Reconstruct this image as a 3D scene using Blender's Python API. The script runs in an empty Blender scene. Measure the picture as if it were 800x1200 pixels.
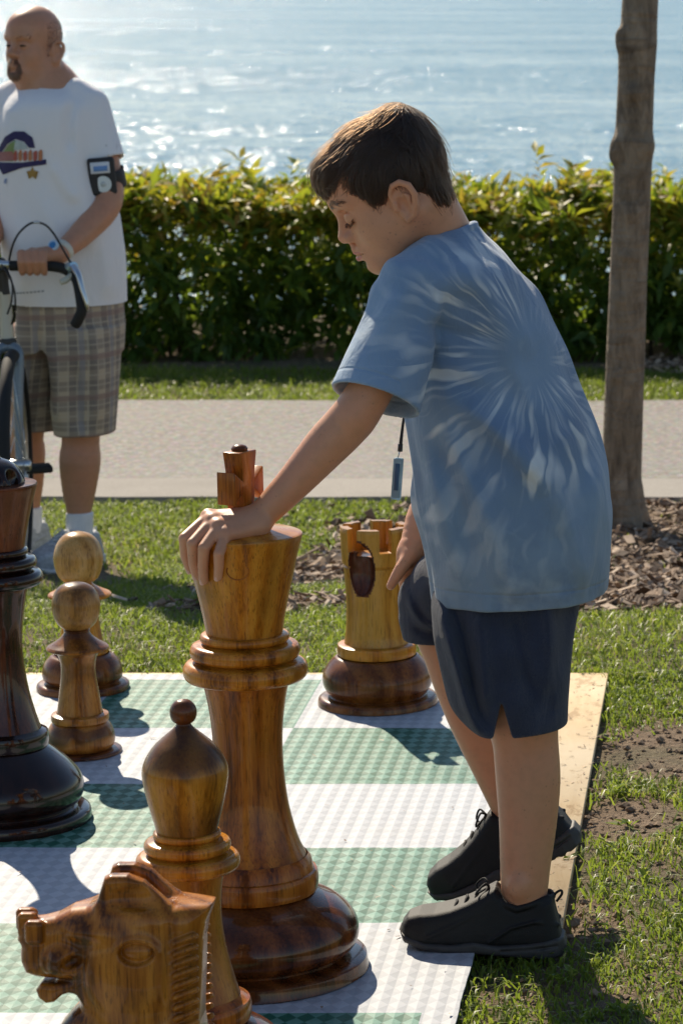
import bpy, bmesh, math, random
import numpy as np
from mathutils import Vector, Matrix

random.seed(7)
rng = np.random.default_rng(11)
SC = bpy.context.scene
COL = SC.collection

# ------------------------------------------------------------------ camera
CAM_H = 1.6
FPX = 3600.0            # focal length in photo pixels (800 x 1200)
XP = 860.0              # principal point: the photo is a crop from the left of a wider frame
PITCH = math.atan(628.0 / FPX)
cam_d = bpy.data.cameras.new("camera")
cam = bpy.data.objects.new("camera", cam_d)
COL.objects.link(cam)
cam.location = (0, 0, CAM_H)
cam.rotation_euler = (math.pi / 2 - PITCH, 0, 0)
cam_d.sensor_fit = 'VERTICAL'
cam_d.sensor_height = 36.0
cam_d.sensor_width = 24.0
cam_d.lens = 36.0 * FPX / 1200.0
cam_d.shift_x = -(XP - 400.0) / 1200.0
cam_d.clip_start = 0.1
cam_d.clip_end = 20000
cam_d.dof.use_dof = True
cam_d.dof.focus_distance = 5.05
cam_d.dof.aperture_fstop = 13.0
SC.camera = cam

# ------------------------------------------------------------------ light
SUN_EL = math.radians(37.5)
SUN_AZ = math.radians(-24)      # behind and to the left, from +Y towards -X
w = bpy.data.worlds.new("World")
SC.world = w
w.use_nodes = True
nt = w.node_tree
nt.nodes.clear()
sky = nt.nodes.new("ShaderNodeTexSky")
sky.sky_type = 'NISHITA'
sky.sun_disc = False
sky.sun_elevation = SUN_EL
sky.sun_rotation = SUN_AZ
sky.air_density = 1.0
sky.ozone_density = 2.5
sky.dust_density = 0.25
bg = nt.nodes.new("ShaderNodeBackground")
bg.inputs[1].default_value = 0.092
wo = nt.nodes.new("ShaderNodeOutputWorld")
nt.links.new(sky.outputs[0], bg.inputs[0])
nt.links.new(bg.outputs[0], wo.inputs[0])

sd = bpy.data.lights.new("sun", 'SUN')
sd.energy = 5.0
sd.angle = math.radians(0.53)
sd.color = (1.0, 0.91, 0.77)
sun = bpy.data.objects.new("sun", sd)
COL.objects.link(sun)
to_sun = Vector((math.sin(SUN_AZ) * math.cos(SUN_EL), math.cos(SUN_AZ) * math.cos(SUN_EL), math.sin(SUN_EL)))
sun.rotation_euler = to_sun.to_track_quat('Z', 'Y').to_euler()
sun.location = to_sun * 30

SC.view_settings.view_transform = 'Standard'
SC.view_settings.look = 'None'
SC.view_settings.gamma = 1.0
SC.view_settings.exposure = 0.42
SC.view_settings.use_white_balance = True
SC.view_settings.white_balance_temperature = 7000
SC.render.engine = 'CYCLES'
SC.cycles.max_bounces = 8
SC.cycles.use_denoising = True

# ------------------------------------------------------------------ photo pixel -> world
_c, _s = math.cos(PITCH), math.sin(PITCH)


def px(x, y, Y):
    """World point seen at photo pixel (x, y) on the upright plane at distance Y."""
    t = (600.0 - y) / FPX
    h = Y * (t * _c - _s) / (_c + t * _s)
    d = Y * _c - h * _s
    return Vector(((x - XP) / FPX * d, Y, CAM_H + h))


def mpp(p):
    """metres per photo pixel at a world point"""
    return (p[1] * _c - (p[2] - CAM_H) * _s) / FPX


# ------------------------------------------------------------------ scene-graph helpers
def tag(o, label=None, cat=None, group=None, kind=None):
    if label: o["label"] = label
    if cat: o["category"] = cat
    if group: o["group"] = group
    if kind: o["kind"] = kind
    return o


def thing(name, loc=(0, 0, 0), label=None, cat=None, group=None):
    o = bpy.data.objects.new(name, None)
    o.empty_display_size = 0.1
    COL.objects.link(o)
    o.location = loc
    return tag(o, label, cat, group)


def link(name, me, mat=None, parent=None, loc=None):
    o = bpy.data.objects.new(name, me)
    COL.objects.link(o)
    if mat is not None and len(me.materials) == 0:
        me.materials.append(mat)
    if parent is not None:
        o.parent = parent
    if loc is not None:
        o.location = loc
    return o


def mesh_np(name, V, faces, smooth=True, sharp=None, uv=None):
    """faces: one (n,k) array or a list of them"""
    if not isinstance(faces, (list, tuple)):
        faces = [faces]
    faces = [np.asarray(f, dtype=np.int32) for f in faces if len(f)]
    V = np.asarray(V, dtype=np.float32)
    me = bpy.data.meshes.new(name)
    me.vertices.add(len(V))
    me.vertices.foreach_set("co", V.ravel())
    idx = np.concatenate([f.ravel() for f in faces])
    tot = np.concatenate([np.full(len(f), f.shape[1], np.int32) for f in faces])
    st = np.concatenate([[0], np.cumsum(tot)[:-1]]).astype(np.int32)
    me.loops.add(len(idx))
    me.polygons.add(len(tot))
    me.loops.foreach_set("vertex_index", idx)
    me.polygons.foreach_set("loop_start", st)
    me.polygons.foreach_set("use_smooth", np.full(len(tot), smooth, dtype=bool))
    me.update(calc_edges=True)
    me.validate()
    if sharp is not None:
        me.set_sharp_from_angle(angle=math.radians(sharp))
    return me


def bm_mesh(name, bm, smooth=False, sharp=None):
    me = bpy.data.meshes.new(name)
    bm.normal_update()
    bm.to_mesh(me)
    bm.free()
    me.polygons.foreach_set("use_smooth", np.full(len(me.polygons), smooth, dtype=bool))
    if sharp is not None:
        me.set_sharp_from_angle(angle=math.radians(sharp))
    return me


def catmull(pts, n=6):
    P = [np.array(p, float) for p in pts]
    P = [2 * P[0] - P[1]] + P + [2 * P[-1] - P[-2]]
    out = []
    for i in range(1, len(P) - 2):
        p0, p1, p2, p3 = P[i - 1:i + 3]
        for k in range(n):
            t = k / n
            out.append(0.5 * ((2 * p1) + (-p0 + p2) * t + (2 * p0 - 5 * p1 + 4 * p2 - p3) * t * t + (-p0 + 3 * p1 - 3 * p2 + p3) * t ** 3))
    out.append(P[-2])
    return out


def lathe(prof, seg=96):
    """prof: list of (r, z) bottom to top -> V, F (axis at origin)"""
    prof = np.array(prof, float)
    n = len(prof)
    a = np.linspace(0, 2 * np.pi, seg, endpoint=False)
    V = np.stack([prof[:, None, 0] * np.cos(a), prof[:, None, 0] * np.sin(a), np.repeat(prof[:, 1][:, None], seg, 1)], -1).reshape(-1, 3)
    i, j = np.meshgrid(np.arange(n - 1), np.arange(seg), indexing='ij')
    j2 = (j + 1) % seg
    F = np.stack([i * seg + j, i * seg + j2, (i + 1) * seg + j2, (i + 1) * seg + j], -1).reshape(-1, 4)
    return V, F


def lathe_mesh(name, prof, seg=96, sharp=38):
    V, F = lathe(prof, seg)
    me = mesh_np(name, V, F, True)
    bm = bmesh.new(); bm.from_mesh(me)
    bmesh.ops.remove_doubles(bm, verts=bm.verts, dist=1e-5)
    bm.to_mesh(me); bm.free()
    me.polygons.foreach_set("use_smooth", np.full(len(me.polygons), True, dtype=bool))
    me.set_sharp_from_angle(angle=math.radians(sharp))
    return me


def bead(r_in, r_out, z0, z1, n=9, p=0.75):
    """half-round bead profile"""
    out = []
    for k in range(n + 1):
        a = -math.pi / 2 + math.pi * k / n
        out.append((r_in + (r_out - r_in) * max(0.0, math.cos(a)) ** p, (z0 + z1) / 2 + (z1 - z0) / 2 * math.sin(a)))
    return out


def tube(pts, rad, seg=12, smooth_n=0, cap=True):
    """swept tube along points; rad scalar or list -> V, [quads, tris]"""
    pts = [np.array(p, float) for p in pts]
    rad = list(rad) if hasattr(rad, '__len__') else [rad] * len(pts)
    if smooth_n:
        q = catmull([np.append(p, r) for p, r in zip(pts, rad)], smooth_n)
        pts = [v[:3] for v in q]; rad = [v[3] for v in q]
    n = len(pts)
    T = [pts[min(i + 1, n - 1)] - pts[max(i - 1, 0)] for i in range(n)]
    T = [t / (np.linalg.norm(t) + 1e-12) for t in T]
    up = np.array([0, 0, 1.0]) if abs(T[0][2]) < 0.9 else np.array([1.0, 0, 0])
    nrm = np.cross(T[0], up); nrm /= np.linalg.norm(nrm)
    V = []
    for i in range(n):
        nrm = nrm - T[i] * np.dot(nrm, T[i]); nrm /= np.linalg.norm(nrm) + 1e-12
        b = np.cross(T[i], nrm)
        for k in range(seg):
            a = 2 * math.pi * k / seg
            V.append(pts[i] + rad[i] * (math.cos(a) * nrm + math.sin(a) * b))
    Q = []
    for i in range(n - 1):
        for k in range(seg):
            k2 = (k + 1) % seg
            Q.append((i * seg + k, i * seg + k2, (i + 1) * seg + k2, (i + 1) * seg + k))
    Tt = []
    if cap:
        c0, c1 = len(V), len(V) + 1
        V.append(pts[0]); V.append(pts[-1])
        for k in range(seg):
            k2 = (k + 1) % seg
            Tt.append((c0, k2, k)); Tt.append((c1, (n - 1) * seg + k, (n - 1) * seg + k2))
    return np.array(V), np.array(Q), np.array(Tt).reshape(-1, 3)


def merge(parts):
    """list of (V, F...) tuples -> V, [F by size]"""
    Vs, Fs, off = [], {}, 0
    for p in parts:
        V = np.asarray(p[0]); Vs.append(V)
        for f in p[1:]:
            f = np.asarray(f)
            if len(f):
                Fs.setdefault(f.shape[1], []).append(f + off)
        off += len(V)
    return np.concatenate(Vs), [np.concatenate(v) for v in Fs.values()]


def box(c, s, R=None):
    c = np.array(c, float); s = np.array(s, float) / 2
    V = np.array([[x, y, z] for x in (-1, 1) for y in (-1, 1) for z in (-1, 1)], float) * s
    if R is not None:
        V = V @ np.array(R).T
    return V + c, np.array([[0, 1, 3, 2], [4, 6, 7, 5], [0, 4, 5, 1], [2, 3, 7, 6], [0, 2, 6, 4], [1, 5, 7, 3]])


def bevel_mesh(me, width, seg=2, angle=30):
    bm = bmesh.new(); bm.from_mesh(me)
    bmesh.ops.remove_doubles(bm, verts=bm.verts, dist=1e-6)
    es = [e for e in bm.edges if len(e.link_faces) == 2 and e.calc_face_angle(0) > math.radians(angle)]
    bmesh.ops.bevel(bm, geom=es, offset=width, segments=seg, profile=0.5, affect='EDGES', clamp_overlap=True)
    bm.to_mesh(me); bm.free()
    me.polygons.foreach_set("use_smooth", np.full(len(me.polygons), True, dtype=bool))
    me.set_sharp_from_angle(angle=math.radians(50))
    return me


# ------------------------------------------------------------------ material helpers
class NT:
    def __init__(self, name):
        self.m = bpy.data.materials.new(name)
        self.m.use_nodes = True
        self.t = self.m.node_tree
        self.t.nodes.clear()
        self.out = self.t.nodes.new("ShaderNodeOutputMaterial")

    def n(self, typ, **kw):
        nd = self.t.nodes.new(typ)
        for k, v in kw.items():
            setattr(nd, k, v)
        return nd

    def l(self, a, b):
        self.t.links.new(a, b)

    def put(self, sock, v):
        if isinstance(v, bpy.types.NodeSocket):
            self.l(v, sock)
        elif v is not None:
            sock.default_value = v

    def math(self, op, a, b=None, c=None, clamp=False):
        nd = self.n("ShaderNodeMath", operation=op, use_clamp=clamp)
        self.put(nd.inputs[0], a)
        if b is not None: self.put(nd.inputs[1], b)
        if c is not None: self.put(nd.inputs[2], c)
        return nd.outputs[0]

    def coord(self, kind="Object"):
        return self.n("ShaderNodeTexCoord").outputs[kind]

    def mapping(self, v, loc=(0, 0, 0), rot=(0, 0, 0), scale=(1, 1, 1)):
        nd = self.n("ShaderNodeMapping")
        self.l(v, nd.inputs[0])
        nd.inputs[1].default_value = loc; nd.inputs[2].default_value = rot; nd.inputs[3].default_value = scale
        return nd.outputs[0]

    def noise(self, v, scale, detail=4, rough=0.55, dist=0.0, out=0):
        nd = self.n("ShaderNodeTexNoise")
        if v is not None: self.l(v, nd.inputs["Vector"])
        nd.inputs["Scale"].default_value = scale; nd.inputs["Detail"].default_value = detail
        nd.inputs["Roughness"].default_value = rough; nd.inputs["Distortion"].default_value = dist
        return nd.outputs[out]

    def ramp(self, f, stops, interp='LINEAR'):
        nd = self.n("ShaderNodeValToRGB")
        nd.color_ramp.interpolation = interp
        el = nd.color_ramp.elements
        while len(el) < len(stops): el.new(0.5)
        for e, (p, c) in zip(el, stops):
            e.position = p
            e.color = (c[0], c[1], c[2], 1) if hasattr(c, '__len__') else (c, c, c, 1)
        self.l(f, nd.inputs[0])
        return nd.outputs[0]

    def mix(self, f, a, b, mode='MIX'):
        nd = self.n("ShaderNodeMix", data_type='RGBA', blend_type=mode)
        self.put(nd.inputs[0], f)
        for s, v in ((nd.inputs[6], a), (nd.inputs[7], b)):
            if isinstance(v, tuple) and len(v) == 3: v = (*v, 1)
            self.put(s, v)
        return nd.outputs[2]

    def bump(self, h, strength=0.3, dist=0.002, normal=None):
        nd = self.n("ShaderNodeBump")
        nd.inputs["Strength"].default_value = strength; nd.inputs["Distance"].default_value = dist
        self.l(h, nd.inputs["Height"])
        if normal is not None: self.l(normal, nd.inputs["Normal"])
        return nd.outputs[0]

    def bsdf(self, color, rough=0.5, normal=None, **kw):
        nd = self.n("ShaderNodeBsdfPrincipled")
        if isinstance(color, tuple): color = (*color[:3], 1)
        self.put(nd.inputs["Base Color"], color)
        self.put(nd.inputs["Roughness"], rough)
        if normal is not None: self.l(normal, nd.inputs["Normal"])
        for k, v in kw.items():
            self.put(nd.inputs[k.replace('_', ' ')], v)
        return nd.outputs[0]

    def translucent(self, surf, color, fac, normal=None):
        tr = self.n("ShaderNodeBsdfTranslucent")
        self.put(tr.inputs[0], (*color, 1) if isinstance(color, tuple) else color)
        if normal is not None: self.l(normal, tr.inputs[1])
        mx = self.n("ShaderNodeMixShader")
        self.put(mx.inputs[0], fac); self.l(surf, mx.inputs[1]); self.l(tr.outputs[0], mx.inputs[2])
        return mx.outputs[0]

    def done(self, surf):
        self.l(surf, self.out.inputs[0])
        return self.m


def simple_mat(name, color, rough=0.5, noise_scale=None, var=0.15, bump=0.0, **kw):
    N = NT(name)
    col = color; nrm = None
    if noise_scale:
        f = N.noise(N.coord(), noise_scale)
        col = N.ramp(f, [(0.25, tuple(c * (1 - var) for c in color)), (0.75, tuple(min(1, c * (1 + var)) for c in color))])
        if bump:
            nrm = N.bump(f, bump, 0.002)
    return N.done(N.bsdf(col, rough, nrm, **kw))


# ------------------------------------------------------------------ signed-distance modelling
def smin(a, b, k):
    if k <= 0: return np.minimum(a, b)
    h = np.maximum(k - np.abs(a - b), 0.0) / k
    return np.minimum(a, b) - h * h * k * 0.25


def smax(a, b, k):
    return -smin(-a, -b, k)


class SDF:
    """list of primitives combined in order; each primitive has a bounding box so it is only evaluated nearby"""
    def __init__(self):
        self.ops = []

    def add(self, fn, lo, hi, k=0.01, op='add'):
        self.ops.append((fn, np.array(lo, np.float32), np.array(hi, np.float32), k, op))
        return self

    def __call__(self, P):
        P = np.asarray(P, np.float32)
        if len(P) < 6000:
            return self._eval(P)
        cell = np.floor((P - P.min(0)) / .04).astype(np.int64)
        key = (cell[:, 0] * 2048 + cell[:, 1]) * 2048 + cell[:, 2]
        o = np.argsort(key, kind='stable')
        ks = key[o]
        cuts = np.flatnonzero(np.diff(ks)) + 1
        out = np.empty(len(P), np.float32)
        st = 0
        bounds = [0]
        for c in cuts:
            if c - bounds[-1] > 1500: bounds.append(c)
        bounds.append(len(P))
        for a, b in zip(bounds[:-1], bounds[1:]):
            out[o[a:b]] = self._eval(P[o[a:b]])
        return out

    def _eval(self, P):
        d = np.full(len(P), 1e3, np.float32)
        if not len(P): return d
        plo, phi = P.min(0), P.max(0)
        for fn, lo, hi, k, op in self.ops:
            m = 0.012 + 1.5 * k
            if op != 'int':
                g = np.maximum(np.maximum(lo - phi, plo - hi), 0.0)
                gd = float(np.sqrt((g * g).sum()))
                if gd > m:
                    if op == 'add': d = np.minimum(d, gd)
                    continue
            q = np.maximum(np.maximum(lo - P, P - hi), 0.0)
            bd = np.sqrt((q * q).sum(1))
            near = bd < m
            if op == 'add':
                d = np.where(near, d, np.minimum(d, bd))
                if near.any():
                    d[near] = smin(d[near], fn(P[near]), k)
            elif op == 'sub':
                if near.any():
                    d[near] = smax(d[near], -fn(P[near]), k)
            elif op == 'int':          # applies everywhere
                d = smax(d, fn(P), k)
            elif op == 'disp':         # additive displacement
                if near.any():
                    d[near] = d[near] + fn(P[near])
        return d

    # --- primitives
    def cap(self, a, b, ra, rb, k=0.01, op='add', sq=None):
        a = np.array(a, np.float32); b = np.array(b, np.float32)
        ab = b - a; L2 = float(ab @ ab) + 1e-12
        R = max(ra, rb)
        def fn(P):
            pa = P - a
            t = np.clip((pa @ ab) / L2, 0, 1)
            v = pa - t[:, None] * ab
            return np.sqrt((v * v).sum(1)) - (ra + (rb - ra) * t)
        return self.add(fn, np.minimum(a, b) - R, np.maximum(a, b) + R, k, op)

    def chain(self, pts, rads, k=0.01, op='add', n=0):
        """smooth tapered limb through the points, one primitive"""
        if n:
            q = catmull([np.append(np.array(p, float), r) for p, r in zip(pts, rads)], n)
            pts = [v[:3] for v in q]; rads = [v[3] for v in q]
        A = np.array(pts, np.float32); R = np.array(rads, np.float32)
        def fn(P):
            d = np.full(len(P), 1e3, np.float32)
            for i in range(len(A) - 1):
                ab = A[i + 1] - A[i]
                pa = P - A[i]
                t = np.clip((pa @ ab) / (float(ab @ ab) + 1e-12), 0, 1)
                v = pa - t[:, None] * ab
                d = np.minimum(d, np.sqrt((v * v).sum(1)) - (R[i] + (R[i + 1] - R[i]) * t))
            return d
        return self.add(fn, (A - R[:, None]).min(0), (A + R[:, None]).max(0), k, op)

    def ell(self, c, r, R=None, k=0.01, op='add'):
        """ellipsoid, R: 3x3 with columns = local axes in world"""
        c = np.array(c, np.float32); r = np.array(r, np.float32)
        M = np.eye(3, dtype=np.float32) if R is None else np.array(R, np.float32)
        def fn(P):
            q = (P - c) @ M
            k0 = np.sqrt(((q / r) ** 2).sum(1))
            k1 = np.sqrt(((q / (r * r)) ** 2).sum(1)) + 1e-9
            return np.where(k0 < 1e-4, -r.min(), k0 * (k0 - 1.0) / k1)
        e = np.abs(M) @ r if R is not None else r
        return self.add(fn, c - e, c + e, k, op)

    def rbox(self, c, s, R=None, rad=0.005, k=0.01, op='add'):
        c = np.array(c, np.float32); s = np.array(s, np.float32)
        M = np.eye(3, dtype=np.float32) if R is None else np.array(R, np.float32)
        def fn(P):
            q = np.abs((P - c) @ M) - (s - rad)
            o = np.maximum(q, 0)
            return np.sqrt((o * o).sum(1)) + np.minimum(q.max(1), 0) - rad
        e = np.abs(M) @ s
        return self.add(fn, c - e, c + e, k, op)

    def plane(self, p, n, k=0.004):
        """keep the side opposite to n"""
        p = np.array(p, np.float32); n = np.array(n, np.float32); n = n / np.linalg.norm(n)
        return self.add(lambda P: (P - p) @ n, (-9, -9, -9), (9, 9, 9), k, 'int')

    def loft(self, zs, cx, cy, rx, ry, p=2.2, k=0.02, op='add', rot=0.0):
        """stack of (super)ellipses along z"""
        o = np.argsort(zs)
        zs, cx, cy, rx, ry = [np.array(a, np.float32)[o] for a in (zs, cx, cy, rx, ry)]
        zz = np.linspace(zs[0], zs[-1], 160).astype(np.float32)
        def sm(a):
            v = np.interp(zz, zs, a)
            ker = np.hanning(17); ker /= ker.sum()
            vp = np.pad(v, 8, mode='reflect', reflect_type='odd')
            return np.convolve(vp, ker, 'valid').astype(np.float32)
        CX, CY, RX, RY = sm(cx), sm(cy), sm(rx), sm(ry)
        cr, sr = math.cos(rot), math.sin(rot)
        def fn(P):
            z = np.clip(P[:, 2], zs[0], zs[-1])
            x0 = P[:, 0] - np.interp(z, zz, CX); y0 = P[:, 1] - np.interp(z, zz, CY)
            x = cr * x0 + sr * y0; y = -sr * x0 + cr * y0
            a = np.interp(z, zz, RX); b = np.interp(z, zz, RY)
            n = (np.abs(x / a) ** p + np.abs(y / b) ** p + 1e-9) ** (1 / p)
            loc = np.sqrt(x * x + y * y) / np.maximum(n, 1e-3)
            loc = np.where(n < 0.2, np.minimum(a, b), loc)
            d = (n - 1) * loc * 0.9
            dz = np.abs(P[:, 2] - (zs[0] + zs[-1]) / 2) - (zs[-1] - zs[0]) / 2
            return np.where(dz > 0, np.sqrt(np.maximum(d, 0) ** 2 + dz ** 2), np.maximum(d, dz)).astype(np.float32)
        R = float(max(rx.max(), ry.max())) + .04
        lo = (cx.min() - R, cy.min() - R, zs[0]); hi = (cx.max() + R, cy.max() + R, zs[-1])
        return self.add(fn, lo, hi, k, op)

    def extrude(self, poly, O, ex, ez, hw, rad=0.01, k=0.01, op='add'):
        """2D polygon (u,v) in frame O + u*ex + v*ez, thickness hw (float or fn(u,v)) along ex x ez"""
        poly = np.array(poly, np.float32)
        O = np.array(O, np.float32); ex = np.array(ex, np.float32); ez = np.array(ez, np.float32)
        ey = np.cross(ex, ez)
        def fn(P):
            q = P - O
            u = q @ ex; v = q @ ez; t = np.abs(q @ ey)
            d2 = np.full(len(P), 1e9, np.float32)
            inside = np.zeros(len(P), bool)
            n = len(poly)
            for i in range(n):
                a = poly[i]; b = poly[(i + 1) % n]
                e = b - a
                wu = u - a[0]; wv = v - a[1]
                tt = np.clip((wu * e[0] + wv * e[1]) / (e @ e + 1e-12), 0, 1)
                du = wu - tt * e[0]; dv = wv - tt * e[1]
                d2 = np.minimum(d2, du * du + dv * dv)
                c1 = (a[1] > v) != (b[1] > v)
                xi = a[0] + (v - a[1]) / (e[1] if abs(e[1]) > 1e-9 else 1e-9) * e[0]
                inside ^= c1 & (u < xi)
            dd = np.sqrt(d2) * np.where(inside, -1, 1)
            h = hw(u, v) if callable(hw) else hw
            return smax(dd, t - h, rad)
        H = 0.2 if callable(hw) else hw
        pts = np.array([O + p[0] * ex + p[1] * ez + s * ey * H for p in poly for s in (-1, 1)])
        return self.add(fn, pts.min(0), pts.max(0), k, op)

    # --- meshing: naive surface nets on a sparse set of blocks
    def mesh(self, lo, hi, h, block=12, slack=1.7):
        lo = np.array(lo, float); hi = np.array(hi, float)
        nb = np.ceil((hi - lo) / (h * block)).astype(int)
        dims = nb * block + 1
        D = np.empty(dims, np.float32)
        bi = np.stack(np.meshgrid(*[np.arange(n) for n in nb], indexing='ij'), -1).reshape(-1, 3)
        cen = lo + (bi + 0.5) * block * h
        dc = self(cen)
        sgn = dc.reshape(nb)
        up = sgn.repeat(block, 0).repeat(block, 1).repeat(block, 2)
        D[:] = 1.0
        D[:-1, :-1, :-1] = np.where(up < 0, -1.0, 1.0)
        del up
        act = bi[np.abs(dc) < block * h * 0.87 * slack]
        g = np.arange(block + 1)
        G = np.stack(np.meshgrid(g, g, g, indexing='ij'), -1).reshape(-1, 3)
        for s in range(0, len(act), 400):
            A = act[s:s + 400]
            I = (A[:, None, :] * block + G[None]).reshape(-1, 3)
            v = self(lo + I * h)
            D[I[:, 0], I[:, 1], I[:, 2]] = v
        S = D < 0
        any_ = np.zeros(tuple(dims - 1), bool); all_ = np.ones(tuple(dims - 1), bool)
        for a in (0, 1):
            for b in (0, 1):
                for c in (0, 1):
                    sl = S[a:dims[0] - 1 + a, b:dims[1] - 1 + b, c:dims[2] - 1 + c]
                    any_ |= sl; all_ &= sl
        C = np.argwhere(any_ & ~all_)
        del any_, all_
        dm = (dims - 1).astype(np.int64)
        key = (C[:, 0].astype(np.int64) * dm[1] + C[:, 1]) * dm[2] + C[:, 2]
        acc = np.zeros((len(C), 3)); cnt = np.zeros(len(C))
        off = [(a, b, c) for a in (0, 1) for b in (0, 1) for c in (0, 1)]
        for o in off:
            for ax in range(3):
                if o[ax]: continue
                o2 = list(o); o2[ax] = 1
                d0 = D[C[:, 0] + o[0], C[:, 1] + o[1], C[:, 2] + o[2]]
                d1 = D[C[:, 0] + o2[0], C[:, 1] + o2[1], C[:, 2] + o2[2]]
                m = (d0 < 0) != (d1 < 0)
                t = np.clip(d0 / np.where(np.abs(d0 - d1) < 1e-9, 1e-9, d0 - d1), 0, 1)
                p = np.tile(np.array(o, float), (len(C), 1)); p[:, ax] = t
                acc[m] += p[m]; cnt[m] += 1
        V = lo + (C + acc / np.maximum(cnt, 1)[:, None]) * h
        quads = []
        for ax in range(3):
            sl0 = [slice(None)] * 3; sl1 = [slice(None)] * 3
            sl0[ax] = slice(0, -1); sl1[ax] = slice(1, None)
            E = np.argwhere(S[tuple(sl0)] != S[tuple(sl1)])
            b_, c_ = (ax + 1) % 3, (ax + 2) % 3
            ok = (E[:, b_] > 0) & (E[:, c_] > 0) & (E[:, b_] < dm[b_]) & (E[:, c_] < dm[c_])
            E = E[ok]
            flip = S[E[:, 0], E[:, 1], E[:, 2]]
            q = []
            for db, dc_ in ((-1, -1), (0, -1), (0, 0), (-1, 0)):
                X = E.copy(); X[:, b_] += db; X[:, c_] += dc_
                kk = (X[:, 0].astype(np.int64) * dm[1] + X[:, 1]) * dm[2] + X[:, 2]
                q.append(np.clip(np.searchsorted(key, kk), 0, len(key) - 1))
            q = np.stack(q, 1)
            q[~flip] = q[~flip][:, ::-1]
            quads.append(q)
        Q = np.concatenate(quads)
        # snap to the surface
        for _ in range(2):
            d, n = self.grad(V, h * 0.5)
            V = V - np.clip(d, -h, h)[:, None] * n * 0.8
        return V, Q

    def grad(self, V, e):
        d = self(V)
        g = np.stack([self(V + np.eye(3)[i] * e) - self(V - np.eye(3)[i] * e) for i in range(3)], 1)
        n = g / (np.linalg.norm(g, axis=1, keepdims=True) + 1e-9)
        return d, n

    def build(self, name, lo, hi, h, origin=(0, 0, 0), normals=True):
        import time; t0 = time.time()
        V, Q = self.mesh(lo, hi, h)
        print("SDF", name, len(V), round(time.time() - t0, 1), flush=True)
        me = mesh_np(name, V - np.array(origin), Q, True)
        if normals and len(me.vertices) == len(V):
            _, n = self.grad(V, h * 0.8)
            me.normals_split_custom_set_from_vertices(n.tolist())
        return me


def frame(f, u):
    """3x3 columns: forward, left, up"""
    f = np.array(f, float); f /= np.linalg.norm(f)
    u = np.array(u, float); u = u - f * (u @ f); u /= np.linalg.norm(u)
    l = np.cross(u, f)
    return np.stack([f, l, u], 1)

# ================================================================== SETTING
def terrain_z(x, y):
    """lawn level: flat around the board, easing down to the path, then down to the shore"""
    y = np.asarray(y, float); x = np.asarray(x, float)
    t = np.clip((y - 7.2) / 2.4, 0, 1); t = t * t * (3 - 2 * t)
    z = -0.2 * t
    s = np.clip((y - 16.5) / 9.0, 0, 1); s = s * s * (3 - 2 * s)
    z = z - 6.5 * s
    inner = np.clip((7.2 - y) / 0.6, 0, 1) * 0 
    z = z + 0.008 * np.sin(x * 3.1 + 1.3) * np.sin(y * 2.7) * (y < 16)
    return z


def patch_noise(x, y, seed=0):
    """cheap smooth 2D noise, about -1..1"""
    r = np.random.default_rng(seed)
    v = 0
    for k in range(7):
        f = 1.3 * 1.55 ** k; a = r.uniform(0, 6.28); p = r.uniform(0, 6.28)
        v = v + np.sin(f * (np.cos(a) * x + np.sin(a) * y) * 2.2 + p + 1.3 * np.sin(f * (np.sin(a) * x - np.cos(a) * y) + p * 2)) / (1 + 0.45 * k)
    return v / 2.6


MAT_X1 = -0.428
MAT_X0 = -0.428 - 8 * 0.457 - 0.112
MAT_Y1 = 6.898
MAT_Y0 = 6.898 - 8 * 0.457 - 0.112
PLY_X1 = -0.292
PLY_Y1 = 6.935
PLY_Y0 = 4.93


def bare(x, y):
    """0 grass .. 1 bare soil on the lawn"""
    b = 0.35 + 0.55 * patch_noise(x, y, 3)
    right = (x > PLY_X1 - 0.2) & (y < 7.0)
    d = np.zeros_like(b)
    for cx, cy, rx, ry, s in ((-0.06, 6.25, 0.25, 0.25, 1.0), (-0.2, 5.72, 0.12, 0.16, .95), (-0.12, 5.35, .16, .1, .35), (-.28, 5.05, .1, .13, .75), (-.3, 4.68, .14, .08, .5), (-0.3, 6.0, 0.05, .6, .75),
                               (-0.29, 5.4, 0.035, .5, .6), (-2.02, 9.0, .22, .35, .9), (-1.5, 8.6, .22, .12, .55)):
        q = ((x - cx) / rx) ** 2 + ((y - cy) / ry) ** 2
        d = np.maximum(d, s * np.clip(1.6 - q, 0, 1))
    n2 = 0.5 + 0.5 * patch_noise(x * 2.3, y * 2.3, 5)
    v = np.where(right, np.maximum(d, 0.35 * np.clip(n2 * 1.6 - 0.5, 0, 1)), np.maximum(d, np.clip(b - 0.55, 0, 1) * 0.5))
    return np.clip(v, 0, 1)


def in_mulch(x, y):
    e = 0.16 * patch_noise(x * 1.5, y * 1.5, 8)
    left = -1.42 + 0.12 * (y - 9)
    m = (x > left + e) & (y > 7.82 + e + 0.25 * np.exp(-((x + 1.0) / .18) ** 2)) & (y < 10.44)
    m &= ~((x < -1.1 + e) & (y > 10.12 + e))
    m &= ~((((x + 1.12) / .16) ** 2 + ((y - 8.45) / .22) ** 2) < 1 + 2 * e)
    return m


# --- ground sheet
def grid_lines(segs):
    out = []
    for a, b, n in segs:
        out += list(np.linspace(a, b, n, endpoint=False))
    return np.array(out + [segs[-1][1]])


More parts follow.
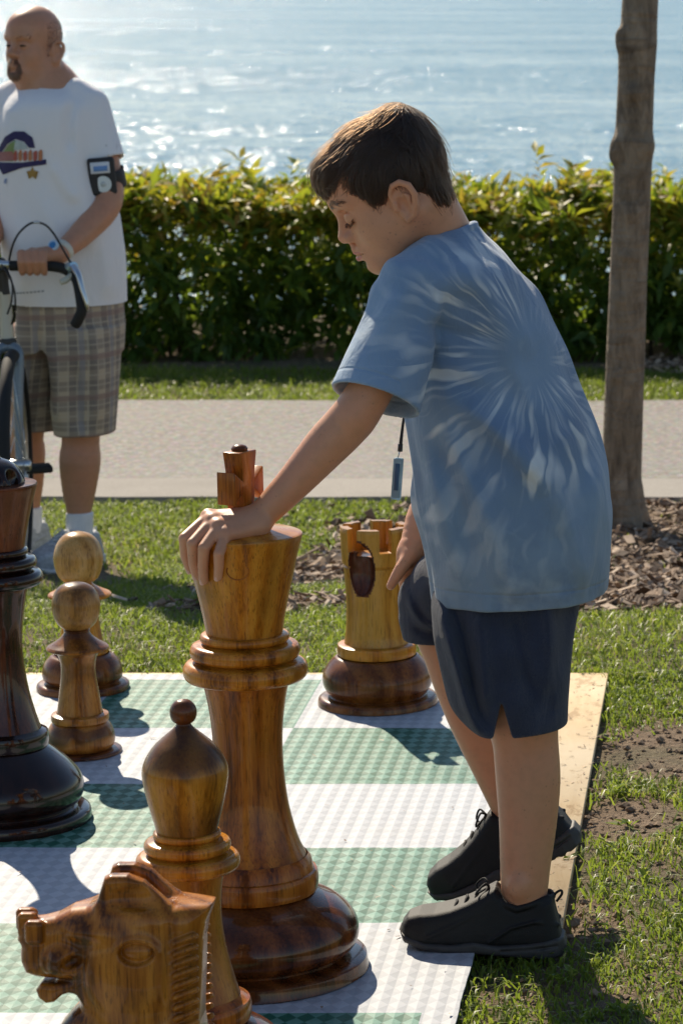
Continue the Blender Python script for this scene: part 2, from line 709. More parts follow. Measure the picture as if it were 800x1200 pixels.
gx = grid_lines([(-9000, -60, 8), (-60, -6, 14), (-6, 3, 110), (3, 40, 12), (40, 9000, 8)])
gy = grid_lines([(-400, -2, 8), (-2, 4, 30), (4, 11, 120), (11, 17, 40), (17, 30, 30), (30, 9000, 10)])
X, Y = np.meshgrid(gx, gy, indexing='ij')
Z = terrain_z(X, Y)
under = (X > MAT_X0 - 0.3) & (X < PLY_X1 + 0.02) & (Y > MAT_Y0 - .3) & (Y < PLY_Y1 + 0.02)
Z = np.where(under, -0.012, Z)
n1, n2 = X.shape
i, j = np.meshgrid(np.arange(n1 - 1), np.arange(n2 - 1), indexing='ij')
F = np.stack([i * n2 + j, (i + 1) * n2 + j, (i + 1) * n2 + j + 1, i * n2 + j + 1], -1).reshape(-1, 4)
N = NT("soil")
co = N.coord()
f1 = N.noise(co, 3.0, 6); f2 = N.noise(co, 45.0, 6, 0.7); f3 = N.noise(co, 160.0, 3)
c = N.ramp(f2, [(0.25, (0.1, 0.062, 0.035)), (0.5, (0.22, 0.148, 0.09)), (0.8, (0.36, 0.265, 0.18))])
c = N.mix(N.math('MULTIPLY', N.ramp(f1, [(0.42, 0.0), (0.62, 1.0)]), 0.6), c, (0.07, 0.085, 0.025))
ground_mat = N.done(N.bsdf(c, 0.95, N.bump(N.math('ADD', f2, N.math('MULTIPLY', f3, 0.5)), 1.0, 0.02)))
tag(link("ground", mesh_np("ground", np.stack([X, Y, Z], -1).reshape(-1, 3), F), ground_mat), kind="structure")

# --- path and its concrete edging
PATH_Y0, KERB_Y1, PATH_Y1 = 10.46, 10.86, 12.98


def strip(name, y0, y1, dz, mat, wob=0.0, x0=-40, x1=30, n=280, edge_drop=0.0):
    xs = np.linspace(x0, x1, n)
    V = []
    for x in xs:
        o = wob * patch_noise(np.array(x * 2.0), np.array(y1), 4)
        o0 = wob * patch_noise(np.array(x * 2.0), np.array(y0), 9)
        V += [(x, y0 + o0, -0.2 + dz - 0.06), (x, y0 + o0 + 0.004, -0.2 + dz), (x, y1 + o, -0.2 + dz), (x, y1 + o + 0.01, -0.2 + dz - 0.06)]
    F = [(4 * a + k, 4 * a + 4 + k, 4 * a + 5 + k, 4 * a + 1 + k) for a in range(n - 1) for k in range(3)]
    return link(name, mesh_np(name, V, np.array(F), False), mat)


N = NT("path_aggregate")
co = N.coord()
f1 = N.noise(co, 1.1, 5); f2 = N.noise(co, 34, 5, .85); f3 = N.noise(co, 22, 5, .7)
vo = N.n("ShaderNodeTexVoronoi"); N.l(co, vo.inputs["Vector"]); vo.inputs["Scale"].default_value = 75
c = N.ramp(f2, [(0.3, (0.075, 0.069, 0.062)), (0.5, (0.205, 0.19, 0.172)), (0.7, (0.44, 0.41, 0.37))])
c = N.mix(0.35, c, vo.outputs["Color"], 'SOFT_LIGHT')
c = N.mix(N.ramp(f3, [(0.4, 0.0), (0.7, 0.45)]), c, (0.19, 0.172, 0.155))
c = N.mix(N.ramp(f1, [(0.4, 0.0), (0.65, 0.4)]), c, (0.26, 0.243, 0.222))
path_mat = N.done(N.bsdf(c, 0.85, N.bump(N.math('ADD', f2, f3), 0.6, 0.006)))
N = NT("concrete_edging")
co = N.coord()
f1 = N.noise(co, 2.5, 6); f2 = N.noise(co, 120, 3, .7)
c = N.ramp(f2, [(0.25, (0.24, 0.22, 0.195)), (0.75, (0.37, 0.34, 0.30))])
c = N.mix(N.ramp(f1, [(0.45, 0.0), (0.7, 0.5)]), c, (0.2, 0.183, 0.16))
edging_mat = N.done(N.bsdf(c, 0.9, N.bump(f2, 0.4, 0.003)))
tag(strip("path", KERB_Y1, PATH_Y1, 0.02, path_mat, 0.02), kind="structure")
tag(strip("path_kerb", PATH_Y0, KERB_Y1, 0.028, edging_mat, 0.012), kind="structure")

# --- sea
SEA_Z = -3.4
sx = grid_lines([(-9000, -80, 6), (-80, 40, 8), (40, 9000, 6)])
sy = grid_lines([(19, 200, 8), (200, 9000, 8)])
X, Y = np.meshgrid(sx, sy, indexing='ij')
n1, n2 = X.shape
i, j = np.meshgrid(np.arange(n1 - 1), np.arange(n2 - 1), indexing='ij')
F = np.stack([i * n2 + j, (i + 1) * n2 + j, (i + 1) * n2 + j + 1, i * n2 + j + 1], -1).reshape(-1, 4)
N = NT("sea_water")
co = N.coord()
m1 = N.mapping(co, scale=(0.35, 1.0, 1)); m2 = N.mapping(co, rot=(0, 0, .25), scale=(0.6, 1.0, 1)); m3 = N.mapping(co, rot=(0, 0, -.3), scale=(0.5, 1, 1))
w0 = N.noise(m1, 0.05, 3, .55, .3); w1 = N.noise(m1, 0.22, 3, .5, .3); w2 = N.noise(m2, 0.8, 4, .6, .4); w3 = N.noise(m3, 3.2, 3, .5)
gust = N.ramp(N.noise(N.mapping(co, scale=(.25, 1, 1)), .045, 4, .6), [(.35, .35), (.65, 1.0)])
w4 = N.noise(m2, 0.38, 3, .5, .5)
h = N.math('ADD', N.math('ADD', N.math('MULTIPLY', w0, .5), N.math('ADD', N.math('MULTIPLY', w1, .45), N.math('MULTIPLY', w4, .55))), N.math('MULTIPLY', gust, N.math('ADD', N.math('MULTIPLY', w2, 0.6), N.math('MULTIPLY', w3, 0.16))))
nrm = N.bump(h, 1.0, .9)
body = N.n("ShaderNodeBsdfDiffuse"); body.inputs[0].default_value = (.05, .19, .32, 1); N.l(nrm, body.inputs["Normal"])
gl = N.n("ShaderNodeBsdfGlossy"); gl.inputs["Roughness"].default_value = .14; gl.inputs[0].default_value = (1, 1, 1, 1); N.l(nrm, gl.inputs["Normal"])
fr = N.n("ShaderNodeFresnel"); fr.inputs[0].default_value = 1.33; N.l(nrm, fr.inputs["Normal"])
mx = N.n("ShaderNodeMixShader"); N.l(N.math('MULTIPLY', fr.outputs[0], .82), mx.inputs[0]); N.l(body.outputs[0], mx.inputs[1]); N.l(gl.outputs[0], mx.inputs[2])
sea_mat = N.done(mx.outputs[0])
tag(link("sea", mesh_np("sea", np.stack([X, Y, X * 0 + SEA_Z], -1).reshape(-1, 3), F), sea_mat), kind="structure")

# ================================================================== GRASS (blades, one mass)
def blades(xs, ys, zs, hts, wid, lean, tints, name):
    n = len(xs)
    a = rng.uniform(0, 2 * np.pi, n)
    la = rng.uniform(0, 2 * np.pi, n)
    dx, dy = np.cos(a) * wid, np.sin(a) * wid
    lx, ly = np.cos(la) * lean * hts, np.sin(la) * lean * hts
    V = np.zeros((n, 5, 3), np.float32)
    V[:, 0] = np.stack([xs - dx, ys - dy, zs - .004], -1)
    V[:, 1] = np.stack([xs + dx, ys + dy, zs - .004], -1)
    V[:, 2] = np.stack([xs + dx * .75 + lx * .35, ys + dy * .75 + ly * .35, zs + hts * .6], -1)
    V[:, 3] = np.stack([xs - dx * .75 + lx * .35, ys - dy * .75 + ly * .35, zs + hts * .6], -1)
    V[:, 4] = np.stack([xs + lx, ys + ly, zs + hts * (1 - .35 * np.minimum(lean, 1.6))], -1)
    b = np.arange(n) * 5
    Q = np.stack([b, b + 1, b + 2, b + 3], -1); T = np.stack([b + 3, b + 2, b + 4], -1)
    me = mesh_np(name, V.reshape(-1, 3), [Q, T], True)
    at = me.attributes.new("tint", 'FLOAT', 'POINT')
    at.data.foreach_set("value", np.repeat(tints, 5).astype(np.float32))
    return me


N = NT("grass_blade")
at = N.n("ShaderNodeAttribute", attribute_name="tint")
c = N.ramp(at.outputs["Fac"], [(0.0, (0.085, 0.145, 0.018)), (0.5, (0.17, 0.245, 0.03)), (0.8, (0.28, 0.31, 0.05)), (0.92, (0.42, 0.34, 0.14)), (1.0, (0.5, 0.42, 0.22))])
tcol = N.mix(1.0, c, (0.9, 1.0, 0.45), 'MULTIPLY')
grass_mat = N.done(N.translucent(N.bsdf(c, 0.42, Specular_IOR_Level=0.4), N.mix(0.5, c, (0.36, 0.46, 0.05)), 0.52))


def scatter(x0, x1, y0, y1, dens, dens_fn):
    n = int((x1 - x0) * (y1 - y0) * dens)
    x = rng.uniform(x0, x1, n); y = rng.uniform(y0, y1, n)
    k = rng.uniform(0, 1, n) < dens_fn(x, y)
    return x[k], y[k]


def lawn_density(x, y):
    off = ~((x < MAT_X1) & (y < MAT_Y1) & (x > MAT_X0)) & ~((x < PLY_X1 + 0.004) & (y < PLY_Y1 + .004) & (y > PLY_Y0) & (x > MAT_X0))
    d = (1 - bare(x, y)) ** 1.5
    d = d * np.where(in_mulch(x, y), 0.012, 1.0)
    d = d * np.clip(0.72 + 0.5 * patch_noise(x * 2, y * 2, 21), .12, 1)
    return d * off


gxs, gys = [], []
for args in ((-4.6, 1.2, 6.9, 10.46, 13000), (-0.45, 0.7, 3.3, 6.95, 24000)):
    a, b = scatter(*args, lawn_density)
    gxs.append(a); gys.append(b)
a, b = scatter(-5.5, 1.5, 12.97, 14.1, 7500, lambda x, y: np.clip(0.75 + .4 * patch_noise(x, y, 2), .2, 1))
gxs.append(a); gys.append(b)
gxs = np.concatenate(gxs); gys = np.concatenate(gys)
n = len(gxs)
pn = patch_noise(gxs * 1.2, gys * 1.2, 31)
hts = rng.uniform(0.010, 0.036, n) * (1 + 0.35 * pn) * np.where(gys > 12.9, 1.6, np.where(gys > 6.9, 1.15, 0.85))
tint = np.clip(0.42 + 0.2 * pn + rng.normal(0, .17, n) + np.where(rng.uniform(0, 1, n) < .07, .45, 0), 0, 1)
gme = blades(gxs, gys, terrain_z(gxs, gys), hts, rng.uniform(.0012, .0027, n) * np.where(gys > 9, 1.3, 1.0), rng.uniform(.2, 2.1, n), tint, "grass")
tag(link("grass", gme, grass_mat), kind="stuff")

# --- broad-leaved weeds and clover in the lawn near the board
def weed_rosettes():
    parts = []; tn = []
    r = np.random.default_rng(5)
    spots = [(-.26, 4.78), (-.2, 5.02), (-.16, 5.3), (-.22, 5.5), (-.08, 5.05), (-.27, 6.35), (-.1, 5.85), (-.36, 4.62), (-.05, 4.75), (-.18, 4.6), (-.12, 6.6), (-.24, 5.9), (-.05, 5.5)]
    spots += [(r.uniform(-2.4, -.2), r.uniform(7.0, 8.2)) for _ in range(26)] + [(r.uniform(-.3, .4), r.uniform(4.4, 6.8)) for _ in range(40)]
    for x, y in spots:
        for k in range(r.integers(5, 11)):
            a = r.uniform(0, 6.28); L = r.uniform(.018, .045); wd = L * r.uniform(.12, .24); el = r.uniform(.25, 1.0)
            d = np.array([math.cos(a) * math.cos(el), math.sin(a) * math.cos(el), math.sin(el)]); s = np.array([-math.sin(a), math.cos(a), 0])
            b = np.array([x + r.normal(0, .008), y + r.normal(0, .008), float(terrain_z(x, y)) + .003])
            dr = np.array([0, 0, -L * .25])
            V = np.array([b, b + d * L * .45 + s * wd, b + d * L * .45 - s * wd, b + d * L + dr])
            parts.append((V, np.array([[0, 1, 3], [0, 3, 2]]))); tn += [r.uniform(.2, .75)] * 4
    V, F = merge(parts)
    me = mesh_np("ground_cover", V, F, True)
    me.attributes.new("tint", 'FLOAT', 'POINT').data.foreach_set("value", np.array(tn, np.float32))
    return me


tag(link("ground_cover", weed_rosettes(), grass_mat), kind="stuff")

# --- small clods and stones of the bare patches
def lumps(name, n, x0, x1, y0, y1, keep, smin_, smax_, mat):
    r = np.random.default_rng(77)
    base = np.array([[1, 0, 0], [-1, 0, 0], [0, 1, 0], [0, -1, 0], [0, 0, 1], [0, 0, -1], [.6, .6, .6], [-.6, .6, .6], [.6, -.6, .6], [-.6, -.6, .6]], float)
    F0 = np.array([[0, 6, 4], [2, 4, 6], [0, 2, 6], [2, 7, 4], [1, 4, 7], [1, 7, 2], [1, 9, 4], [3, 4, 9], [1, 3, 9], [3, 8, 4], [0, 4, 8], [0, 8, 3], [0, 5, 2], [2, 5, 1], [1, 5, 3], [3, 5, 0]])
    x = r.uniform(x0, x1, n); y = r.uniform(y0, y1, n)
    k = r.uniform(0, 1, n) < keep(x, y)
    x, y = x[k], y[k]; m = len(x)
    s = smin_ + (smax_ - smin_) * r.uniform(0, 1, m) ** 3
    a = r.uniform(0, 6.28, m)
    V = base[None] * r.uniform(.6, 1.2, (m, 10, 1)) * (s[:, None] * np.stack([np.ones(m), r.uniform(.6, 1, m), r.uniform(.4, .8, m)], -1))[:, None, :]
    ca, sa = np.cos(a)[:, None], np.sin(a)[:, None]
    V = np.stack([V[..., 0] * ca - V[..., 1] * sa, V[..., 0] * sa + V[..., 1] * ca, V[..., 2]], -1)
    V += np.stack([x, y, terrain_z(x, y) + s * .2], -1)[:, None, :]
    F = (F0[None] + (np.arange(m) * 10)[:, None, None]).reshape(-1, 3)
    return tag(link(name, mesh_np(name, V.reshape(-1, 3), F, False), mat), kind="stuff")


clod_mat = simple_mat("clod", (0.22, 0.15, 0.095), 0.95, 30, 0.4)
lumps("dirt", 9000, -.45, .5, 4.3, 6.95, lambda x, y: np.where((x < PLY_X1 + .006) & (y > PLY_Y0), 0, np.where((x < MAT_X1 + .005), 0, np.clip(bare(x, y) * .8 - .1, 0.02, 1))), .002, .013, clod_mat)

# --- bark mulch
def chips(n):
    r = np.random.default_rng(9)
    x = r.uniform(-1.7, 1.2, n); y = r.uniform(7.7, 10.45, n)
    m = in_mulch(x, y)
    # a scattering of strays beyond the bed, and litter at the hedge foot
    stray = (~m) & (r.uniform(0, 1, n) < .035) & (x > -1.9) & (y > 7.5)
    k = m | stray
    x, y = x[k], y[k]
    x2 = r.uniform(-.55, 1.2, 1500); y2 = 14.25 + r.uniform(-.3, .35, 1500) ; 
    x = np.concatenate([x, x2]); y = np.concatenate([y, y2])
    n = len(x)
    L = r.uniform(.012, .046, n) * np.where(r.uniform(0, 1, n) < .12, 1.4, 1); W = L * r.uniform(.25, .6, n); T = r.uniform(.002, .006, n)
    yaw = r.uniform(0, 6.28, n); pit = r.normal(0, .35, n); rol = r.normal(0, .35, n)
    cube = np.array([[sx_, sy_, sz_] for sx_ in (-1, 1) for sy_ in (-1, 1) for sz_ in (-1, 1)], float)
    F0 = np.array([[0, 1, 3, 2], [4, 6, 7, 5], [0, 4, 5, 1], [2, 3, 7, 6], [0, 2, 6, 4], [1, 5, 7, 3]])
    V = cube[None] * np.stack([L / 2, W / 2, T / 2], -1)[:, None, :]
    V[:, :, 1] *= r.uniform(.35, 1.2, (n, 8)); V[:, :, 0] *= r.uniform(.8, 1.1, (n, 8))
    V[:, :, 2] += (V[:, :, 0] ** 2) * r.normal(0, 9, n)[:, None]
    def rot(V, ax, a):
        c_, s_ = np.cos(a)[:, None], np.sin(a)[:, None]
        i_, j_ = [(1, 2), (0, 2), (0, 1)][ax]
        o = V.copy(); o[..., i_] = V[..., i_] * c_ - V[..., j_] * s_; o[..., j_] = V[..., i_] * s_ + V[..., j_] * c_
        return o
    V = rot(rot(rot(V, 0, rol), 1, pit), 2, yaw)
    z = terrain_z(x, y) + np.abs(np.sin(pit)) * L * .4 + r.uniform(.0, .022, n)
    V += np.stack([x, y, z], -1)[:, None, :]
    F = (F0[None] + (np.arange(n) * 8)[:, None, None]).reshape(-1, 4)
    me = mesh_np("mulch", V.reshape(-1, 3), F, False)
    me.attributes.new("tint", 'FLOAT', 'POINT').data.foreach_set("value", np.repeat(r.uniform(0, 1, n), 8).astype(np.float32))
    return me


N = NT("bark_chip")
at = N.n("ShaderNodeAttribute", attribute_name="tint")
f = N.noise(N.coord(), 120, 4)
c = N.ramp(N.math('ADD', at.outputs["Fac"], N.math('MULTIPLY', N.math('SUBTRACT', f, .5), .5)), [(0, (0.06, 0.034, 0.02)), (.35, (0.2, 0.125, 0.075)), (.7, (0.4, 0.285, 0.195)), (1, (0.58, 0.46, 0.35))])
tag(link("mulch", chips(17000), N.done(N.bsdf(c, .85))), kind="stuff")

# ================================================================== HEDGE
def leaf_cloud(pos, L, W, dirs, ups, tint, name):
    """folded six-vertex leaves"""
    n = len(pos)
    dirs = dirs / np.linalg.norm(dirs, axis=1, keepdims=True)
    side = np.cross(dirs, ups); side /= np.linalg.norm(side, axis=1, keepdims=True) + 1e-9
    nor = np.cross(side, dirs)
    L = L[:, None]; W = W[:, None]
    V = np.zeros((n, 6, 3), np.float32)
    V[:, 0] = pos
    V[:, 1] = pos + dirs * L * .42 + side * W * .5 + nor * W * .16
    V[:, 2] = pos + dirs * L * .42 - side * W * .5 + nor * W * .16
    V[:, 3] = pos + dirs * L * .5 - nor * L * .02
    V[:, 4] = pos + dirs * L - nor * L * .16
    V[:, 5] = pos + dirs * L * .05
    b = np.arange(n) * 6
    T = np.concatenate([np.stack([b, b + 1, b + 3], -1), np.stack([b, b + 3, b + 2], -1), np.stack([b + 1, b + 4, b + 3], -1), np.stack([b + 2, b + 3, b + 4], -1)])
    me = mesh_np(name, V.reshape(-1, 3), T, True)
    me.attributes.new("tint", 'FLOAT', 'POINT').data.foreach_set("value", np.repeat(tint, 6).astype(np.float32))
    return me


N = NT("hedge_leaf")
at = N.n("ShaderNodeAttribute", attribute_name="tint")
c = N.ramp(at.outputs["Fac"], [(0, (0.045, 0.092, 0.02)), (.4, (0.072, 0.135, 0.024)), (.6, (0.14, 0.20, 0.024)), (.78, (0.30, 0.30, 0.038)), (.93, (0.36, 0.29, 0.04)), (1, (0.38, 0.21, 0.045))])
hedge_leaf = N.done(N.translucent(N.bsdf(c, .46, Specular_IOR_Level=.35), N.mix(0.5, N.mix(1.0, c, (2.2, 2.2, 1.6), 'MULTIPLY'), (0.26, 0.32, 0.02)), .45))
bark_dark = simple_mat("twig_bark", (0.06, 0.045, 0.03), .9, 40, .3)


def make_hedge():
    x0, x1, y0, y1, zb = -5.6, 1.6, 14.42, 15.6, -0.2
    H = 0.74
    r = np.random.default_rng(3)
    def top(x, y):
        return zb + H + 0.07 * patch_noise(x * 1.1, y, 41) + 0.05 * patch_noise(x * 3, y * 3, 42)
    pos, tint, L, dirs = [], [], [], []
    # sprigs: a short twig with a whorl of leaves
    n = 6600
    xs = r.uniform(x0, x1, n); ys = y0 + (y1 - y0) * np.where(np.arange(n) < 1400, r.uniform(.75, 1, n), r.uniform(0, 1, n) ** 1.15)
    u = r.uniform(0, 1, n)
    zt = top(xs, ys)
    zs = zb + .03 + (zt - zb - .03) * np.where(r.uniform(0, 1, n) < .35, 1 - .12 * u, u)
    bulge = .12 * patch_noise(xs * 1.6, zs * 2.2, 44)
    ys = np.where((r.uniform(0, 1, n) < .5) & (np.arange(n) >= 1400), y0 + .05 + bulge + r.uniform(0, .14, n) + .10 * (zs - zb), ys)
    for k in range(n):
        hgt = (zs[k] - zb) / H
        out = np.array([r.normal(0, .35), -0.65 if ys[k] < y0 + .4 else r.normal(0, .3), .3 + .9 * max(0, hgt - .35)])
        out += r.normal(0, .3, 3); out /= np.linalg.norm(out)
        m = r.integers(6, 11)
        fresh = np.clip((hgt - .5) / .42, 0, 1) * r.uniform(.35, 1.0)
        tl = r.uniform(.07, .16)
        for q in range(m):
            t = q / m
            b = np.array([xs[k], ys[k], zs[k]]) + out * tl * (t - .6)
            sp = r.normal(0, 1, 3); sp -= out * (sp @ out); sp /= np.linalg.norm(sp) + 1e-9
            pos.append(b); dirs.append(out * r.uniform(.25, .9) + sp * 1.0 + np.array([0, 0, -.12 * (1 - fresh)]))
            L.append(r.uniform(.07, .14) * (1 - .25 * fresh))
            tint.append(np.clip(.30 + .16 * r.normal() + .52 * fresh + .12 * hgt + (.2 if r.uniform() < .05 * (fresh > .3) else 0), 0, 1))
    # tall shoots standing out of the top
    for k in range(260):
        x = r.uniform(x0, x1); y = r.uniform(y0 + .05, y1)
        b = np.array([x, y, float(top(np.array(x), np.array(y))) - .03]); hgt = r.uniform(.04, .17)
        ln = np.array([r.normal(0, .18), r.normal(0, .18), 1]); tn = r.uniform(.68, 1.0)
        for q in range(r.integers(5, 10)):
            t = (q + 1) / 9
            pos.append(b + ln * hgt * t); a = r.uniform(0, 6.28)
            dirs.append(np.array([math.cos(a), math.sin(a), r.uniform(.3, 1.0)])); L.append(r.uniform(.05, .12)); tint.append(np.clip(tn + r.normal(0, .08), 0, 1))
    pos = np.array(pos); dirs = np.array(dirs); L = np.array(L); tint = np.array(tint)
    ups = np.tile(np.array([0., 0, 1.]), (len(pos), 1)) + r.normal(0, .45, (len(pos), 3))
    hd = thing("hedge", (-2, 14.6, -.2), "long clipped evergreen hedge with yellow-green new tips between path and sea", "hedge")
    me = leaf_cloud(pos - np.array([-2, 14.6, -.2]), L, L * r.uniform(.27, .38, len(L)), dirs, ups, tint, "foliage")
    link("foliage", me, hedge_leaf, hd)
    tubes = []
    for k in range(150):
        x = r.uniform(x0, x1); y = r.uniform(y0 + .2, y1 - .15)
        a = np.array([x, y, zb - .02]); b = a + np.array([r.normal(0, .1), r.normal(0, .1), .35]); c_ = b + np.array([r.normal(0, .12), r.normal(0, .12), .33])
        tubes.append(tube([a, b, c_], [.012, .009, .004], 6))
    V, F = merge(tubes)
    link("stems", mesh_np("stems", V - np.array([-2, 14.6, -.2]), F), bark_dark, hd)


make_hedge()

# ================================================================== TREE
N = NT("tree_bark")
co = N.coord()
m = N.mapping(co, scale=(1, 1, .35))
f1 = N.noise(m, 28, 6, .65, .4); f2 = N.noise(co, 7, 4); f3 = N.noise(N.mapping(co, scale=(1, 1, 5)), 5, 3, .5, .6)
c = N.ramp(f1, [(.25, (.07, .05, .034)), (.52, (.26, .20, .14)), (.8, (.42, .34, .25))])
c = N.mix(N.ramp(f2, [(.45, 0.), (.7, .55)]), c, (.25, .2, .14))
c = N.mix(N.ramp(f3, [(.55, 0.), (.72, .5)]), c, (.09, .065, .045))
bark = N.done(N.bsdf(c, .92, N.bump(N.math('ADD', f1, N.math('MULTIPLY', f3, .7)), 1.0, .03)))


def make_tree():
    Yt = 10.0
    base = px(727, 622, Yt)
    base.z = float(terrain_z(base.x, Yt))
    t = thing("tree", base, "slim grey-brown tree trunk with knots standing in the bark mulch bed beside the path", "tree")
    B = np.array(base)
    rows = [(622, 727, 29), (610, 727, 25.5), (560, 727.5, 23.5), (480, 730, 23), (400, 733, 22.5), (330, 735.5, 22), (250, 739, 22), (190, 741, 22.5), (170, 741.5, 25), (150, 742.5, 22), (90, 745, 21.5), (50, 746.5, 23), (30, 748, 21.5), (-30, 751, 21), (-160, 758, 20)]
    S = SDF()
    P = [np.array(px(x, y, Yt)) - B for y, x, _ in rows]; R = [r * mpp(np.array(px(x, y, Yt))) for y, x, r in rows]
    P[0][2] = -.06
    S.chain(P, R, .03)
    # root flare, knots and pruned branch stubs
    for a in (0.4, 1.7, 2.9, 4.2, 5.3):
        S.cap((0.02 * math.cos(a), .02 * math.sin(a), .12), (.12 * math.cos(a), .12 * math.sin(a), -.05), .03, .018, .05)
    def knot(x, y, r, dy=-.03):
        q = np.array(px(x, y, Yt + dy)) - B
        S.ell(q, (r, r, r * 1.1), k=.03)
    knot(728, 42, .019); knot(729, 55, .014); knot(724, 172, .022); knot(756, 172, .020); knot(721, 184, .018); knot(752, 35, .018, .02)
    knot(716, 415, .008); knot(740, 250, .016, -.05); knot(728, 350, .012, -.05); knot(735, 300, .014, -.055); knot(724, 440, .01, -.055); knot(742, 110, .016, -.055)
    lo = np.min(P, 0) - .2; hi = np.max(P, 0) + .2
    link("trunk", S.build("trunk", lo, hi, .0085), bark, t)
    # limbs and a light crown, above the picture
    r = np.random.default_rng(12)
    top = P[-1]
    tubes = []; pos = []
    def limb(p, d, L, rad, lev):
        q = p + d * L * .5 + r.normal(0, .05, 3) * L; e = p + d * L + r.normal(0, .06, 3) * L
        tubes.append(tube([p, q, e], [rad, rad * .8, rad * .55], 8, 3))
        if lev == 0:
            for _ in range(34):
                pos.append(e + r.normal(0, .3, 3))
            return
        for _ in range(3):
            dd = d + r.normal(0, .55, 3) + np.array([0, 0, .15]); dd /= np.linalg.norm(dd)
            limb(e - d * L * r.uniform(0, .25), dd, L * r.uniform(.6, .8), rad * .55, lev - 1)
    limb(top - np.array([0, 0, .05]), np.array([.05, .05, 1.0]), 1.7, R[-1] * .98, 3)
    V, F = merge(tubes)
    link("limb", mesh_np("limb", V, F), bark, t)
    pos = np.array(pos); n = len(pos)
    link("crown", leaf_cloud(pos, r.uniform(.06, .1, n), r.uniform(.03, .05, n), r.normal(0, 1, (n, 3)), r.normal(0, .5, (n, 3)) + np.array([0, 0, 1.]), np.clip(r.normal(.45, .12, n), 0, 1), "crown"), hedge_leaf, t)


make_tree()

# ================================================================== PLYWOOD AND MAT
N = NT("plywood")
co = N.coord()
g = N.noise(N.mapping(co, scale=(1.0, .12, 1)), 30, 5, .6, 1.2); f1 = N.noise(co, 2.2, 5); f2 = N.noise(co, 11, 5, .7); f3 = N.noise(N.mapping(co, scale=(2.2, 1, 1)), 6, 6, .75)
c = N.ramp(g, [(.3, (.56, .38, .19)), (.7, (.7, .52, .29))])
c = N.mix(N.ramp(f1, [(.35, 0.), (.65, .8)]), c, (.74, .62, .44))
c = N.mix(N.ramp(f3, [(.56, 0.), (.62, .65)]), c, (.36, .22, .1))
c = N.mix(N.ramp(f2, [(.64, 0.), (.72, .7)]), c, (.22, .14, .07))
ply_mat = N.done(N.bsdf(c, .75, N.bump(g, .25, .002)))


def slab(name, x0, x1, y0, y1, z0, z1, mat, label, cat):
    me = bevel_mesh(mesh_np(name, *box(((x0 + x1) / 2, (y0 + y1) / 2, (z0 + z1) / 2), (x1 - x0, y1 - y0, z1 - z0)), False), .0015, 1)
    return tag(link(name, me, mat), label, cat)


slab("plywood_sheet", -2.73, PLY_X1, PLY_Y0, PLY_Y1, -.005, .013, ply_mat, "pale stained plywood sheet showing as a bare strip between chess mat and grass", "plywood")

N = NT("woven_mat")
co = N.coord()
sp = N.n("ShaderNodeSeparateXYZ"); N.l(co, sp.inputs[0])
sxx, syy = sp.outputs[0], sp.outputs[1]
CELL = .457
bx = N.math('DIVIDE', N.math('SUBTRACT', sxx, MAT_X1 - .056), CELL)      # 0 at right edge of squares, negative to the left
by = N.math('DIVIDE', N.math('SUBTRACT', syy, MAT_Y1 - .056), CELL)
par = N.math('MODULO', N.math('ADD', N.math('ADD', N.math('FLOOR', bx), N.math('FLOOR', by)), 40.0), 2.0)
inb = N.math('MULTIPLY', N.math('MULTIPLY', N.math('LESS_THAN', bx, 0.0), N.math('GREATER_THAN', bx, -8.0)), N.math('MULTIPLY', N.math('LESS_THAN', by, 0.0), N.math('GREATER_THAN', by, -8.0)))
green = N.math('MULTIPLY', N.math('GREATER_THAN', par, .5), inb)
# weave: interlocked diamonds in staggered rows
PX, PY = .030, .042
u = N.math('DIVIDE', sxx, PX); v = N.math('DIVIDE', N.math('ADD', syy, N.math('MULTIPLY', N.math('SINE', N.math('MULTIPLY', sxx, 9.0)), .004)), PY)
row = N.math('FLOOR', v)
u2 = u
fu = N.math('ABSOLUTE', N.math('SUBTRACT', N.math('FRACT', u2), .5)); fv = N.math('ABSOLUTE', N.math('SUBTRACT', N.math('FRACT', v), .5))
dia = N.math('SUBTRACT', .5, N.math('ADD', fu, fv))         # >0 inside the diamond
lump = N.math('SMOOTH_MAX', dia, -.05, .2)
nz = N.noise(co, 6, 4); fine = N.noise(N.mapping(co, scale=(1, 1, 1)), 260, 3)
thread = N.math('SINE', N.math('MULTIPLY', N.math('ADD', sxx, syy), 1500.0))
hgt = N.math('ADD', N.math('MULTIPLY', dia, 1.0), N.math('MULTIPLY', thread, .04))
wear = N.math('MULTIPLY', N.ramp(nz, [(.3, 0.35), (.7, 1.0)]), N.ramp(fine, [(.2, .6), (.8, 1.)]))
white = N.mix(N.ramp(N.math('ADD', dia, .5), [(.47, 0.), (.54, 1.)]), (.385, .41, .445), (.47, .495, .53))
dm = N.ramp(N.math('ADD', dia, .5), [(.48, 0.), (.53, 1.)])
greenc = N.mix(N.math('MULTIPLY', dm, wear), (.01, .105, .065), (.17, .37, .30))
c = N.mix(green, white, greenc)
dirt = N.noise(co, 3.5, 6, .65)
c = N.mix(N.ramp(dirt, [(.55, 0.), (.8, .35)]), c, (.42, .4, .36))
mat_mat = N.done(N.bsdf(c, .55, N.bump(hgt, .5, .004), Specular_IOR_Level=.28))


